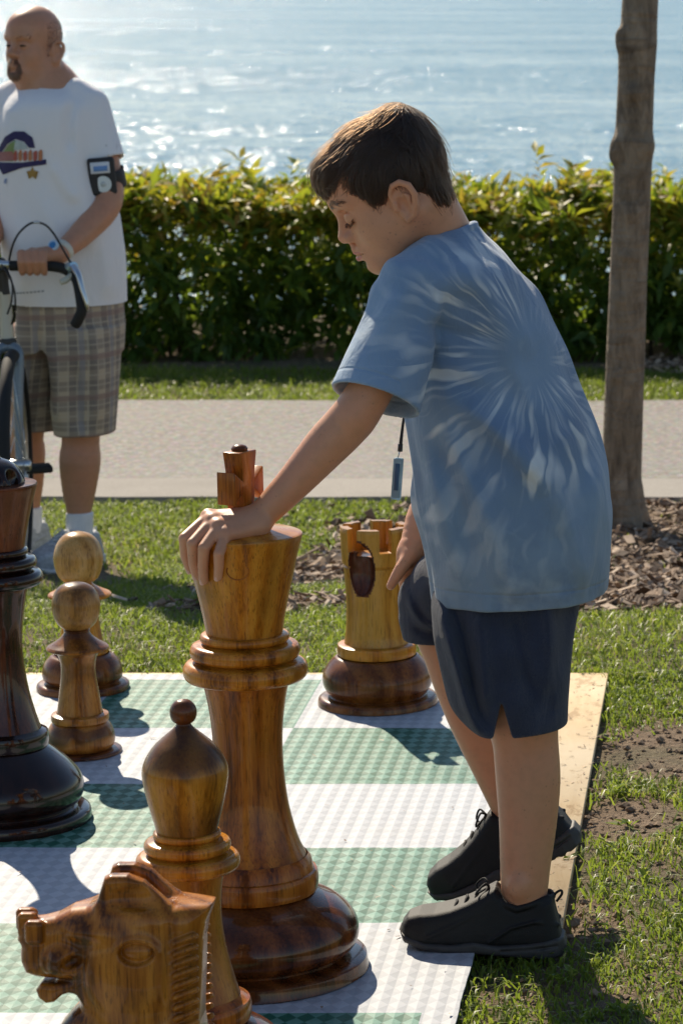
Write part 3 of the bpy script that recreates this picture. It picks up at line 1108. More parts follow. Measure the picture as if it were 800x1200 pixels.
def make_mat():
    nx, ny = 200, 190
    xs = np.linspace(MAT_X0, MAT_X1, nx); ys = np.linspace(MAT_Y0, MAT_Y1, ny)
    X, Y = np.meshgrid(xs, ys, indexing='ij')
    ed = np.minimum(np.minimum(X - MAT_X0, MAT_X1 - X), np.minimum(Y - MAT_Y0, MAT_Y1 - Y))
    Z = .0175 + .0012 * patch_noise(X * 1.3, Y * 1.3, 51) + .0008 * patch_noise(X * 4, Y * 4, 52) * np.exp(-ed / .2)
    Xw = X + np.where(np.arange(nx)[:, None] == nx - 1, .0025 * patch_noise(Y * 3, Y, 53), 0)
    top = np.stack([Xw, Y, Z], -1).reshape(-1, 3)
    i, j = np.meshgrid(np.arange(nx - 1), np.arange(ny - 1), indexing='ij')
    F = np.stack([i * ny + j, (i + 1) * ny + j, (i + 1) * ny + j + 1, i * ny + j + 1], -1).reshape(-1, 4)
    per = [(0, j) for j in range(ny)] + [(i, ny - 1) for i in range(1, nx)] + [(nx - 1, j) for j in range(ny - 2, -1, -1)] + [(i, 0) for i in range(nx - 2, 0, -1)]
    ids = np.array([a * ny + b for a, b in per]); m = len(ids)
    V = np.concatenate([top, top[ids] - np.array([0, 0, .004])])
    k = np.arange(m); k2 = (k + 1) % m; o = len(top)
    side = np.stack([ids[k], ids[k2], o + k2, o + k], -1)
    me = mesh_np("chess_mat", V, np.concatenate([F, side]), True, sharp=40)
    return tag(link("chess_mat", me, mat_mat), "large green and white checked chess mat of woven plastic under the giant pieces", "chess mat")


make_mat()

def litter():
    r = np.random.default_rng(19)
    n = 420
    x = np.where(r.uniform(0, 1, n) < .55, MAT_X1 + r.uniform(.0, .135, n), r.uniform(-2.4, MAT_X1, n)); y = r.uniform(3.9, 6.93, n)
    k = (x < MAT_X1) | (y > PLY_Y0); x, y = x[k], y[k]; n = len(x)
    L = r.uniform(.003, .014, n); W = r.uniform(.0008, .0028, n); a = r.uniform(0, 6.28, n)
    z = np.where(x < MAT_X1, .0206, .0145)
    d = np.stack([np.cos(a), np.sin(a), r.uniform(0, .25, n)], -1); s_ = np.stack([-np.sin(a), np.cos(a), np.zeros(n)], -1)
    b = np.stack([x, y, z], -1)
    V = np.stack([b - s_ * W[:, None], b + s_ * W[:, None], b + d * L[:, None] + s_ * W[:, None] * .4, b + d * L[:, None] - s_ * W[:, None] * .4], 1)
    F = np.arange(n * 4).reshape(-1, 4)
    me = mesh_np("litter", V.reshape(-1, 3), F, False)
    me.attributes.new("tint", 'FLOAT', 'POINT').data.foreach_set("value", np.repeat(r.uniform(.1, 1, n), 4).astype(np.float32))
    return tag(link("litter", me, bpy.data.materials["bark_chip"]), kind="stuff")


litter()

# ================================================================== CHESS PIECES
def wood(name, lo, mid, hi, off=(0, 0, 0), scale=7.0, rough=.24, coat=.24, streak=.6, band=None, dark_above=None):
    """varnished turned wood: growth rings about an axis off to one side, fine vertical grain, slow heartwood changes"""
    N = NT(name)
    co = N.coord()
    p = N.mapping(co, loc=(off[0] + .21, off[1] + .13, off[2]), scale=(1, 1, .16))
    warp = N.n("ShaderNodeVectorMath", operation='MULTIPLY_ADD')
    nz = N.n("ShaderNodeTexNoise"); N.l(p, nz.inputs["Vector"]); nz.inputs["Scale"].default_value = 5.0; nz.inputs["Detail"].default_value = 3
    N.l(nz.outputs["Color"], warp.inputs[0]); warp.inputs[1].default_value = (.12, .12, .04); N.l(p, warp.inputs[2])
    wv = N.n("ShaderNodeTexWave", wave_type='RINGS', rings_direction='Z', wave_profile='SIN')
    N.l(warp.outputs[0], wv.inputs["Vector"]); wv.inputs["Scale"].default_value = scale; wv.inputs["Distortion"].default_value = 2.2
    wv.inputs["Detail"].default_value = 3; wv.inputs["Detail Scale"].default_value = 1.4
    fib = N.noise(N.mapping(co, loc=off, scale=(1, 1, .03)), 210, 4, .6)
    pores = N.noise(N.mapping(co, loc=off, scale=(1, 1, .05)), 420, 2, .5)
    slow = N.noise(N.mapping(co, loc=(off[1] * 3 + 1, off[0], off[2]), scale=(1, 1, .5)), 7.5, 3, .5, .6)
    f = N.math('ADD', N.math('MULTIPLY', wv.outputs["Fac"], .17), N.math('ADD', N.math('MULTIPLY', fib, .45), N.math('MULTIPLY', slow, .6)))
    lo = (lo[0] * .6, lo[1] * .5, lo[2] * .6); mid = (mid[0], mid[1] * .84, mid[2]); hi = (hi[0], hi[1] * .87, hi[2])
    c = N.ramp(f, [(.42, lo), (.56, mid), (.75, hi)])
    c = N.mix(N.ramp(slow, [(.52, 0.), (.7, streak)]), c, tuple(x * .42 for x in lo))
    if band is not None:      # natural heartwood / sapwood change along the height: list of (z, 0..1 darkness)
        sx_ = N.n("ShaderNodeSeparateXYZ"); N.l(co, sx_.inputs[0])
        zz = N.math('ADD', sx_.outputs[2], N.math('MULTIPLY', N.math('SUBTRACT', slow, .5), .14))
        z0, z1 = band[0][0], band[-1][0]
        t = N.math('DIVIDE', N.math('SUBTRACT', zz, z0), z1 - z0)
        dk = N.ramp(t, [((z - z0) / (z1 - z0), v) for z, v in band])
        c = N.mix(dk, c, N.mix(wv.outputs["Fac"], (.05, .017, .007), (.1, .038, .014)))
    c = N.mix(N.ramp(pores, [(.33, .45), (.42, 0.)]), c, tuple(x * .3 for x in lo))
    rg = N.ramp(N.noise(co, 35, 4), [(.3, rough * 1.0), (.7, rough * 1.6)])
    return N.done(N.bsdf(c, rg, N.bump(fib, .06, .0008), Coat_Weight=coat, Coat_Roughness=.035, IOR=1.45, Specular_IOR_Level=.25))


GOLD = ((.27, .085, .005), (.50, .19, .013), (.66, .315, .034))
AMB = ((.15, .04, .004), (.33, .102, .008), (.47, .18, .02))
BRN = ((.045, .013, .004), (.1, .03, .007), (.17, .057, .012))
wood_gold = wood("golden_wood", *GOLD, off=(.1, .3, .2))
wood_gold2 = wood("golden_wood_streaked", *GOLD, off=(1.7, .6, .9), streak=.7)
wood_amber = wood("amber_wood", *AMB, off=(.6, 1.1, .4))
wood_brown = wood("brown_wood", *BRN, off=(2.1, .4, .3))
wood_red = wood("red_brown_wood", (.07, .02, .008), (.12, .037, .013), (.18, .062, .02), off=(.9, 2.2, .3))
wood_dark = wood("ebonised_wood", (.009, .0045, .003), (.018, .008, .005), (.034, .015, .008), off=(.2, .7, .1), rough=.17, coat=.55)
wood_dark2 = wood("dark_rosewood", (.026, .008, .004), (.052, .016, .007), (.09, .03, .012), off=(.5, .1, .6), rough=.18, coat=.5)


class Piece:
    """turned chess piece; profile given as photo measurements (radius, y) on its upright axis plane"""
    def __init__(self, axis_xy, Yc, name, label, cat, group=None, zfloor=.0185):
        self.Y = Yc
        self.p0 = px(axis_xy[0], axis_xy[1], Yc)
        self.zf = zfloor
        self.X = self.p0.x
        self.t = thing(name, (self.X, Yc, zfloor), label, cat, group)

    def rz(self, r, y):
        q = px(860 + (self.X * FPX) / (self.Y * _c), y, self.Y)
        return (r * mpp((self.X, self.Y, q.z)), max(q.z - self.zf, 0.0))

    def P(self, *pts):
        return [self.rz(r, y) for r, y in pts]

    def C(self, *pts, n=7):
        return [tuple(v) for v in catmull([self.rz(r, y) for r, y in pts], n)]

    def bead(self, rin, rout, ylo, yhi, n=9, p=.75):
        a = self.rz(rin, ylo); b = self.rz(rin, yhi); o = self.rz(rout, (ylo + yhi) / 2)
        return bead(a[0], o[0], a[1], b[1], n, p)

    def part(self, name, prof, mat, seg=112):
        return link(name, lathe_mesh(name, prof, seg), mat, self.t)


# ---------------- king
K = Piece((298, 1148), 4.775, "chess_king", "giant golden-brown wooden chess king with a cross on top, under the boy's hand", "chess king")
wood_king_base = wood("king_base_wood", (.05, .014, .003), (.10, .03, .005), (.21, .07, .012), off=(.35, 1.4, .1), streak=.6, coat=.45, rough=.2)
prof = [(0, 0)] + K.P((128, 1149), (133, 1145)) + K.P((134, 1138), (133, 1131)) + K.bead(116, 133, 1131, 1117, 6, .6)[4:] + K.P((110, 1115)) + \
    K.C((110, 1113), (118, 1107), (123, 1096), (122, 1082), (114, 1068), (100, 1056), (82, 1047), (74, 1043))
K.part("base", prof, wood_king_base)
prof = K.P((70, 1043)) + K.bead(73, 78, 1043, 1018, 8, .5) + K.P((72, 1014), (70, 1006), (66, 1001))
K.part("foot_collar", prof, wood_amber)
prof = K.C((65, 1002), (58, 988), (51, 966), (45, 938), (41.5, 905), (40.5, 872), (42, 845), (45.5, 820), (49.5, 801), (51, 796))
K.part("shaft", prof, wood("king_shaft_wood", (.12, .034, .004), (.30, .095, .008), (.5, .195, .022), off=(.75, .2, .4), streak=.55))
prof = K.P((40, 798)) + K.bead(57, 72.5, 796, 773, 11, .55) + K.P((55, 772)) + K.bead(54, 64, 771, 753, 10, .55) + K.P((48, 752)) + K.bead(46, 52, 751, 741, 8, .6) + K.P((40, 740))
K.part("collar", prof, wood_gold2)
prof = K.P((40, 741)) + K.C((44.5, 741), (46.5, 728), (51, 705), (57.5, 678), (64, 650), (69.3, 631)) + K.P((70.3, 627.5), (70, 625.5), (68, 624.4)) + K.C((66, 624.2), (40, 620), (15, 617.6), (0.01, 617.3))
K.part("crown", prof, wood_gold)


def king_cross():
    tz = K.rz(1, 618)[1]
    a = math.radians(-114)          # arm axis, mostly towards the viewer
    R = Matrix.Rotation(a, 3, 'Z')
    s = mpp((K.X, K.Y, .8))
    u = lambda v: v * s
    parts = []
    def prism(poly, hy):
        n = len(poly)
        V = [(x, -hy, z) for x, z in poly] + [(x, hy, z) for x, z in poly]
        F4 = [(i, (i + 1) % n, n + (i + 1) % n, n + i) for i in range(n)]
        bmx = bmesh.new()
        vs = [bmx.verts.new(q) for q in V]
        for f in F4: bmx.faces.new([vs[k] for k in f])
        bmx.faces.new([vs[k] for k in range(n)][::-1]); bmx.faces.new([vs[n + k] for k in range(n)])
        bmesh.ops.recalc_face_normals(bmx, faces=bmx.faces)
        return bmx
    # cross outline: flared arms, stem below
    hz = lambda y: K.rz(1, y)[1]
    zc = (hz(548) + hz(588)) / 2
    zb, z1, z2, z3, zt = hz(619), hz(596), hz(588), hz(549), hz(528)
    poly = [(-u(13), zb - .004), (u(13), zb - .004), (u(10), z1), (u(12), zc - .008), (u(31), z2), (u(31), z3), (u(12), zc + .008), (u(13), z3 - .002), (u(17.5), zt), (-u(17.5), zt), (-u(13), z3 - .002), (-u(12), zc + .008), (-u(31), z3), (-u(31), z2), (-u(12), zc - .008), (-u(10), z1)]
    b = prism(poly, u(12.5))
    bmesh.ops.rotate(b, verts=b.verts, matrix=R, cent=(0, 0, 0))
    me = bm_mesh("cross", b)
    me = bevel_mesh(me, .0022, 2, 25)
    c = link("cross", me, wood_amber, K.t)
    link("knob", lathe_mesh("knob", [(0.001, zt - .002), (u(9), zt - .002), (u(9.8), zt + u(3)), (u(8), zt + u(5.6)), (u(4), zt + u(7.2)), (0, zt + u(7.6))], 40), wood_brown, c)
    # small round carved medallion on the front of the crown
    ang = np.linspace(math.radians(25), math.radians(-205), 30)
    pts = []
    for t in ang:
        x = 308 - 279 + 0 + 12.5 * math.cos(t) - 25; y = 658 + 10 * math.sin(t) * -1
        rr, z = K.rz(1, y)
        rad = np.interp(y, [631, 650, 678, 705], [69.3, 64, 57.5, 51]) * mpp((K.X, K.Y, .7))
        th = math.asin(np.clip(x * mpp((K.X, K.Y, .7)) / rad, -1, 1))
        pts.append((rad * math.sin(th), -rad * math.cos(th), z))
    V, Q, T = tube(pts, .0011, 8)
    link("carved_ring", mesh_np("carved_ring", V, [Q, T]), wood_amber, K.t)


king_cross()

# ---------------- bishop
B = Piece((229, 1283), 4.256, "chess_bishop", "golden-brown wooden chess bishop with ball tip, standing between the knight and the king", "chess bishop")
prof = [(0, 0)] + B.P((112, 1283), (116, 1279), (117, 1270)) + B.bead(100, 116, 1268, 1254, 6, .6)[3:] + B.P((94, 1253)) + B.C((94, 1252), (101, 1246), (106, 1237), (104, 1224), (95, 1212), (80, 1202), (68, 1196), (64, 1194))
B.part("base", prof, wood_king_base)
prof = B.P((58, 1195)) + B.bead(63, 69, 1194, 1170, 8, .5) + B.P((60, 1167), (56, 1165))
B.part("foot_collar", prof, wood_amber)
prof = B.C((56, 1166), (49, 1142), (42, 1112), (38, 1085), (37, 1060), (38.5, 1040), (41, 1024), (42, 1020))
B.part("shaft", prof, wood("bishop_shaft_wood", (.21, .073, .008), (.35, .14, .015), (.5, .23, .03), off=(.3, .9, .5), streak=.5))
prof = B.P((34, 1021)) + B.bead(46, 60.5, 1019, 999, 11, .5) + B.P((44, 998)) + B.bead(42, 50.5, 997, 983, 10, .55) + B.P((38, 982)) + B.bead(36, 39.5, 981, 973, 8, .6) + B.P((30, 972))
B.part("collar", prof, wood_gold2)
hz = lambda y: B.rz(1, y)[1]
prof = B.C((35, 974), (38, 962), (42.5, 946), (47.2, 926), (49.8, 911), (50, 902), (48.6, 895.5), (46, 889), (41.5, 881.5), (34.5, 872.5), (24.5, 863.5), (15, 855.5), (9.5, 850), (8.5, 848), (8, 846))
B.part("head", prof, wood("bishop_head_wood", (.25, .10, .006), (.40, .185, .014), (.54, .28, .03), off=(1.3, .5, .7), streak=.3, band=[(hz(975), 0.55), (hz(945), .1), (hz(915), 0.0), (hz(903), .05), (hz(893), .75), (hz(845), .9)]))
B.part("tip_ball", [(.001, hz(850))] + B.C((8, 848), (13.5, 843.5), (15.8, 835.5), (14, 827), (8, 821), (.05, 819)), wood_brown, 48)

# ---------------- rook
Rk = Piece((443, 832), 6.62, "chess_rook", "yellow-gold wooden chess rook with battlements on a round brown foot, behind the boy's knee", "chess rook")
wood_rook_low = wood("rook_base_wood", (.06, .017, .004), (.13, .042, .007), (.26, .10, .018), off=(.25, .4, .8), streak=.4)
prof = [(0, 0)] + Rk.P((67, 832.5), (69.5, 829)) + Rk.P((70, 823)) + Rk.bead(57, 69.5, 823, 813, 8, .55)[4:] + Rk.P((56, 812)) + Rk.C((57, 811), (62, 803), (64, 794), (62.5, 785), (57, 776), (50, 769), (46, 767))
Rk.part("base", prof, wood_rook_low)
Rk.part("foot_collar", Rk.P((40, 767)) + Rk.bead(44, 46, 766.5, 753, 8, .5) + Rk.P((37, 752)), wood_gold)
wood_rook = wood("rook_tower_wood", (.32, .14, .013), (.46, .225, .025), (.56, .31, .045), off=(.15, .75, .3), streak=.12, scale=9)


def rook_tower():
    hz = lambda y: Rk.rz(1, y)[1]
    m = mpp((Rk.X, Rk.Y, .3))
    prof = [(0, hz(756))] + Rk.C((38.5, 756), (36, 740), (34.6, 715), (35, 690), (36.5, 668)) + Rk.P((37.3, 662), (35.8, 660.5), (35.8, 659.5), (38.4, 658)) + Rk.C((38.4, 658), (39.6, 640), (40.2, 622)) + Rk.P((40.2, 617.5), (39.4, 615.8), (30.5, 615.6), (29.5, 617), (28.5, 648), (0, 648))
    body = link("tower", lathe_mesh("tower", prof, 160), wood_rook, Rk.t)
    cutters = []
    for k in range(6):
        a = math.radians(k * 60 - 90 + 25)
        V, F = box((Rk.X + 36 * m * math.cos(a), Rk.Y + 36 * m * math.sin(a), .0185 + hz(615) - .0 + .001), (30 * m, 14.5 * m, 2 * (hz(615) - hz(643))), np.array(Matrix.Rotation(a, 3, 'Z')))
        me = bevel_mesh(mesh_np("cutter", V, F, False), .002, 2)
        cutters.append(link("cutter", me))
    bmc = bmesh.new()
    bmesh.ops.create_uvsphere(bmc, u_segments=48, v_segments=28, radius=1.0)
    me = bm_mesh("cutter", bmc, True)
    ec = link("cutter", me)
    q = px(422, 668, Rk.Y - .058)
    ec.location = q + Vector((0, -.012, 0)); ec.scale = (17.5 * m, .034, 33 * m)
    cutters.append(ec)
    for c_ in cutters:
        md = body.modifiers.new("cut", 'BOOLEAN'); md.operation = 'DIFFERENCE'; md.solver = 'EXACT'; md.object = c_
    bpy.context.view_layer.update()
    dg = bpy.context.evaluated_depsgraph_get()
    me = bpy.data.meshes.new_from_object(body.evaluated_get(dg))
    body.modifiers.clear()
    body.data = me
    me.materials.clear(); me.materials.append(wood_rook)
    me.polygons.foreach_set("use_smooth", np.full(len(me.polygons), True, dtype=bool))
    me.set_sharp_from_angle(angle=math.radians(32))
    for c_ in cutters:
        bpy.data.objects.remove(c_)
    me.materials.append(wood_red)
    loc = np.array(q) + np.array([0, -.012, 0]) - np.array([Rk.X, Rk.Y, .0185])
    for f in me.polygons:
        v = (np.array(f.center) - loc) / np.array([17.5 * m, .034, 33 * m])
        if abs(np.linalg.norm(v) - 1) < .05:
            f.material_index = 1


rook_tower()

# ---------------- pawns
P1 = Piece((96, 891), 6.18, "chess_pawn", "smaller brown-banded wooden pawn standing in front of another pawn beside the dark queen", "chess pawn", "pale wooden pawns")
prof = [(0, 0)] + P1.P((45, 892), (47, 888.5), (47, 884)) + P1.bead(36, 47, 884, 876, 8, .6)[4:] + P1.P((34.5, 875.5))
P1.part("foot", prof, wood_brown)
hz1 = lambda y: P1.rz(1, y)[1]
prof = P1.C((34.5, 876), (38, 872), (39.5, 866), (38.5, 857), (35, 849), (31, 845)) + P1.P((30, 844.5)) + P1.bead(31, 33.5, 844.5, 835.5, 6, .5) + P1.P((27, 834.5))
P1.part("base", prof, wood("pawn_base_wood", (.24, .085, .012), (.38, .155, .02), (.5, .235, .04), off=(.9, .2, .5), band=[(hz1(874), .15), (hz1(868), .0), (hz1(862), .2), (hz1(857), .85), (hz1(846), .75), (hz1(843), .0), (hz1(834), .0)]))
prof = P1.C((26.5, 835), (23.5, 815), (20.8, 797), (19.8, 784), (20.5, 775), (22.5, 768), (25, 764)) + P1.P((33, 761.5), (36, 760), (36.3, 758), (35, 756.5)) + P1.C((35, 756.5), (27, 752), (19, 746), (15, 741)) + P1.P((14.5, 740), (15.3, 738.5), (14.5, 737), (10, 735))
P1.part("stem", prof, wood("pawn_stem_wood", (.24, .085, .012), (.38, .155, .02), (.5, .235, .04), off=(.4, .6, 1.1), band=[(hz1(834), 0), (hz1(800), .1), (hz1(793), .5), (hz1(782), .5), (hz1(772), .05), (hz1(761), .4), (hz1(752), .8), (hz1(737), .6)]))
prof = P1.C((9, 737.5), (17, 735), (24, 727), (27.8, 714), (27.2, 702), (22.5, 691), (14, 684.5), (5, 682.4), (.02, 682))
P1.part("head", prof, wood("pawn_head_wood", (.26, .13, .025), (.38, .205, .045), (.48, .28, .075), off=(.8, .1, .3), band=[(hz1(737), 0), (hz1(712), 0), (hz1(700), .1), (hz1(693), .75), (hz1(682), .8)]), 72)

P2 = Piece((98, 815), 6.754, "chess_pawn", "larger golden-headed wooden pawn at the back edge of the mat behind another pawn", "chess pawn", "pale wooden pawns")
prof = [(0, 0)] + P2.P((51.5, 816), (53.5, 812), (53.5, 807)) + P2.bead(43, 53.5, 807, 798, 8, .6)[4:] + P2.P((42, 797.5)) + P2.C((42, 797), (45.5, 793), (46.5, 787), (44, 777), (38, 769), (33, 766)) + P2.P((32, 765))
P2.part("base", prof, wood_rook_low)
prof = P2.P((28, 766)) + P2.bead(29, 31.5, 765, 757, 6, .5) + P2.C((26, 756.5), (23, 740), (21, 725), (20.5, 714), (22, 706), (25, 702)) + P2.P((34, 699.5), (36.5, 698), (36.5, 696), (35, 694.5)) + P2.C((35, 694.5), (27, 691), (19, 686.5), (15, 683)) + P2.P((10, 681))
P2.part("stem", prof, wood_gold2)
prof = P2.C((9, 684), (17, 681), (24, 674), (28.2, 660), (28, 648), (24, 636), (16, 627), (6, 623.3), (.02, 623))
P2.part("head", prof, wood("pawn_head_pale_wood", (.33, .17, .03), (.48, .28, .06), (.58, .37, .11), off=(.2, 1.4, .6), streak=.2, scale=11), 72)

# ---------------- dark queen
Qn = Piece((9, 968), 5.66, "chess_queen", "dark near-black wooden chess queen at the left edge, glossy with a domed crown", "chess queen")
prof = [(0, 0)] + Qn.P((94, 969), (97, 964), (97.5, 957)) + Qn.bead(82, 97, 957, 946, 8, .6)[4:] + Qn.P((80, 944)) + Qn.C((80, 943), (87, 935), (90, 924), (87, 910), (76, 896), (63, 884), (53, 876), (50, 874))
Qn.part("base", prof, wood_dark)
Qn.part("foot_collar", Qn.P((46, 875)) + Qn.bead(49, 52, 874, 856, 8, .5) + Qn.P((44, 853)), wood_dark)
Qn.part("shaft", Qn.C((44, 855), (38, 836), (32, 812), (28, 786), (26, 760), (27, 735), (30.5, 710), (34, 692), (35, 685)), wood_dark2)
Qn.part("collar", Qn.P((30, 687)) + Qn.bead(40, 53, 686, 668, 11, .5) + Qn.P((38, 667)) + Qn.bead(37, 46.5, 666, 652, 10, .5) + Qn.P((35, 651)) + Qn.bead(33.5, 37, 650, 642, 8, .6) + Qn.P((28, 641)), wood_dark)
Qn.part("crown", Qn.P((28, 642)) + Qn.C((33, 642), (36, 625), (41, 603), (46.5, 582), (50, 570)) + Qn.P((50.6, 567.5), (50, 566), (44, 565.5), (0, 565)), wood_red)


def queen_top():
    m = mpp((Qn.X, Qn.Y, .65))
    z0 = Qn.rz(1, 566)[1]
    S = SDF()
    S.ell((0, 0, z0 - .004), (38 * m, 38 * m, 33 * m), k=0)
    for k in range(8):       # scalloped lobes
        a = math.radians(45 * k + 12)
        S.ell((37 * m * math.cos(a), 37 * m * math.sin(a), z0 + 17 * m), (9.5 * m, 9.5 * m, 20 * m), R=np.array(Matrix.Rotation(a, 3, 'Z') @ Matrix.Rotation(math.radians(20), 3, 'Y')), k=.006, op='sub')
    S.ell((0, 0, z0 + 31 * m), (9 * m, 9 * m, 8 * m), k=.006)
    S.plane((0, 0, z0 - .001), (0, 0, -1))
    link("coronet", S.build("coronet", (-.09, -.09, z0 - .02), (.09, .09, z0 + .1), .0022), wood_dark, Qn.t)
    # one block-shaped crown point facing the viewer
    a = math.radians(-93)
    for ang in (-93,):
        a = math.radians(ang)
        V, F = box((33 * m * math.cos(a), 33 * m * math.sin(a), z0 + 7 * m), (14 * m, 22 * m, 20 * m), np.array(Matrix.Rotation(a, 3, 'Z')))
        link("crown_point", bevel_mesh(mesh_np("crown_point", V, F, False), .003, 3), wood_red, Qn.t)


queen_top()

# ---------------- knight
def knight():
    Yk = 3.87
    O = np.array(px(150, 1100, Yk))
    m = mpp(O)
    zb = .0185
    base = Vector((O[0], Yk, zb))
    t = thing("chess_knight", base, "brown wooden chess knight with carved horse head, mane and bared teeth, nearest to the viewer", "chess knight")
    ex = np.array([1.0, 0, 0]); ez = np.array([0, 0, 1.0])
    kz = 1 / math.cos(math.radians(16.5)) 
    def uv(x, y): return ((x - 150) * m, (1100 - y) * m * kz)
    def W(x, y, dy): 
        a, b = uv(x, y); return (O[0] + a, O[1] + dy, O[2] + b)
    head = [(27, 1082), (33, 1076), (54, 1074), (70, 1070), (88, 1061), (108, 1056.5), (121, 1050), (150, 1049), (205, 1053.5), (253, 1055), (251, 1062), (245, 1076), (241, 1095), (239, 1135), (235, 1190), (238, 1240), (248, 1285), (80, 1285), (62, 1240), (60, 1215), (70, 1197), (85, 1180), (95, 1172), (93, 1160), (90, 1150), (86, 1142), (60, 1142), (44, 1141), (31, 1137), (25, 1122), (26, 1108), (22, 1098)]
    def hw(u, v):
        x = 150 + u / m; y = 1100 - v / (m * kz)
        w_ = np.interp(x, [20, 60, 90, 130, 170, 215, 255], [24, 28, 33, 45, 50, 46, 30])
        w_ = w_ + np.clip((y - 1170) / 100, 0, 1) * 22
        return (w_ * m).astype(np.float32)
    S = SDF()
    S.extrude([uv(*p) for p in head], O, ex, ez, hw, rad=.026, k=.006)
    lip = [(104, 1166), (94, 1156), (84, 1155), (76, 1158), (66, 1167), (56, 1169), (47, 1163), (44, 1154), (50, 1146.5), (66, 1146), (86, 1142), (104, 1138)]
    S.extrude([uv(*p) for p in lip], O, ex, ez, lambda u, v: (np.interp(150 + u / m, [40, 60, 90, 110], [22, 27, 33, 38]) * m).astype(np.float32), rad=.009, k=.008)
    # cheek disc and brow
    for s in (-1, 1):
        S.ell(W(158, 1130, s * 42 * m), (46 * m, 14 * m, 48 * m), k=.02)
        S.ell(W(124, 1082, s * 34 * m), (34 * m, 12 * m, 9 * m), k=.015)
        S.ell(W(80, 1118, s * 29 * m), (24 * m, 14 * m, 17 * m), k=.012)        # nostril wing
        S.ell(W(92, 1116, s * 46 * m), (14 * m, 15 * m, 8.5 * m), R=np.array(Matrix.Rotation(math.radians(-28), 3, 'Y')), k=.006, op='sub')    # nostril
        # eye: almond groove with a bulging ball
        for (x, y) in ((170, 1101),):
            S.ell(W(x, y, s * 52 * m), (22 * m, 11 * m, 14.5 * m), k=.004, op='sub')
            S.ell(W(x, y, s * 44.5 * m), (18.5 * m, 9.5 * m, 11.5 * m), k=.002)
            pts = []
            for q in np.linspace(0, 2 * np.pi, 15):
                pts.append(W(x + 24 * math.cos(q), y - 15.5 * math.sin(q) * (1 if math.sin(q) > 0 else .9), s * 49.5 * m))
            S.chain(pts, [2.6 * m] * 15, .006)
        # mane: slanting steps down the neck
        for q in range(17):
            y = 1083 + 12.2 * q
            S.cap(W(210, y + 4, s * (50 + q * .9) * m), W(238, y - 4, s * (43 + q * .9) * m), 3.8 * m, 3.6 * m, .006, 'sub')
            S.cap(W(211, y + 10, s * (46 + q * .9) * m), W(236, y + 2, s * (40 + q * .9) * m), 4.6 * m, 4.2 * m, .004)
        S.cap(W(207, 1075, s * 50 * m), W(206, 1240, s * 58 * m), 3.2 * m, 3.2 * m, .008, 'sub')
        # ears: pointed cups either side of the forelock
        ear = [(120, 1053), (126, 1035), (131, 1021), (138, 1018), (158, 1018), (176, 1025), (206, 1052), (200, 1060), (124, 1060)]
        S.extrude([uv(*p) for p in ear], O + np.array([0, s * 23 * m, 0]), ex, ez, 13 * m, rad=.012, k=.008)
        S.ell(W(168, 1041, s * 40 * m), (30 * m, 10 * m, 13 * m), k=.008, op='sub')
    S.ell(W(165, 1030, 0), (46 * m, 8 * m, 22 * m), k=.012, op='sub')
    # groove between teeth and lips, mouth slit
    for s in (-1, 1):
        S.chain([W(84, 1142, s * 40 * m), W(94, 1136, s * 43 * m), W(100, 1126, s * 45 * m)], [3 * m, 2.6 * m, 1.5 * m], .006, 'sub')
        S.cap(W(66, 1075, s * 32 * m), W(58, 1136, s * 40 * m), 3.2 * m, 2.5 * m, .008, 'sub')
    for dy, x, y in ((-26, 48, 1084), (-9, 36, 1080), (9, 30, 1080), (26, 28, 1086)):
        S.rbox(W(x, y, dy * m), (11.5 * m, 8.2 * m, 14 * m), rad=6 * m, k=.004)
    S.cap(W(24, 1104, -40 * m), W(24, 1104, 40 * m), 2.2 * m, 2.2 * m, .006, 'sub')
    S.cap(W(22, 1121, -40 * m), W(22, 1121, 40 * m), 2.2 * m, 2.2 * m, .006, 'sub')
    S.plane(W(150, 1282, 0), (0, 0, -1))
    lo = np.array(W(10, 1290, -.13)); hi = np.array(W(265, 1010, .13))
    me = S.build("head", lo, hi, .0017, origin=base)
    link("head", me, wood("knight_wood", (.14, .045, .004), (.32, .115, .009), (.5, .21, .024), off=(.55, .85, .2), streak=.4, scale=13), t)
    zt = W(150, 1276, 0)[2] - zb
    mm = lambda v: v * m
    prof = [(0, 0), (mm(112), 0), (mm(117), .004), (mm(117), .014)] + bead(mm(98), mm(115), .014, .03, 6, .6)[3:] + [(mm(95), .032)] + [tuple(v) for v in catmull([(mm(95), .033), (mm(106), .045), (mm(108), zt * .6), (mm(98), zt - .006)], 6)] + [(mm(94), zt + .004), (0, zt + .004)]
    o = link("base", lathe_mesh("base", prof, 96), wood_king_base, t)


knight()

# ================================================================== PEOPLE
def skin(name, base, ruddy, spots=0.0, rough=.45):
    N = NT(name)
    co = N.coord()
    f1 = N.noise(co, 9, 4); f2 = N.noise(co, 60, 4); f3 = N.noise(co, 700, 2)
    c = N.mix(N.ramp(f1, [(.4, 0.), (.65, .55)]), base, ruddy)
    c = N.mix(N.ramp(f2, [(.45, 0.), (.75, .5)]), c, tuple(x * .8 for x in base))
    if spots:
        vo = N.n("ShaderNodeTexVoronoi"); N.l(co, vo.inputs["Vector"]); vo.inputs["Scale"].default_value = 120
        sel = N.math('MULTIPLY', N.ramp(vo.outputs["Distance"], [(.12, 1.), (.26, 0.)]), N.ramp(N.noise(co, 22, 2), [(.54, 0.), (.6, spots)]))
        c = N.mix(sel, c, tuple(x * .5 for x in base))
    nrm = N.bump(N.math('ADD', f3, N.math('MULTIPLY', f2, .9)), .22, .001)
    return N.done(N.bsdf(c, rough, nrm, Subsurface_Weight=.1, Subsurface_Radius=(.012, .005, .003), Subsurface_Scale=.6))


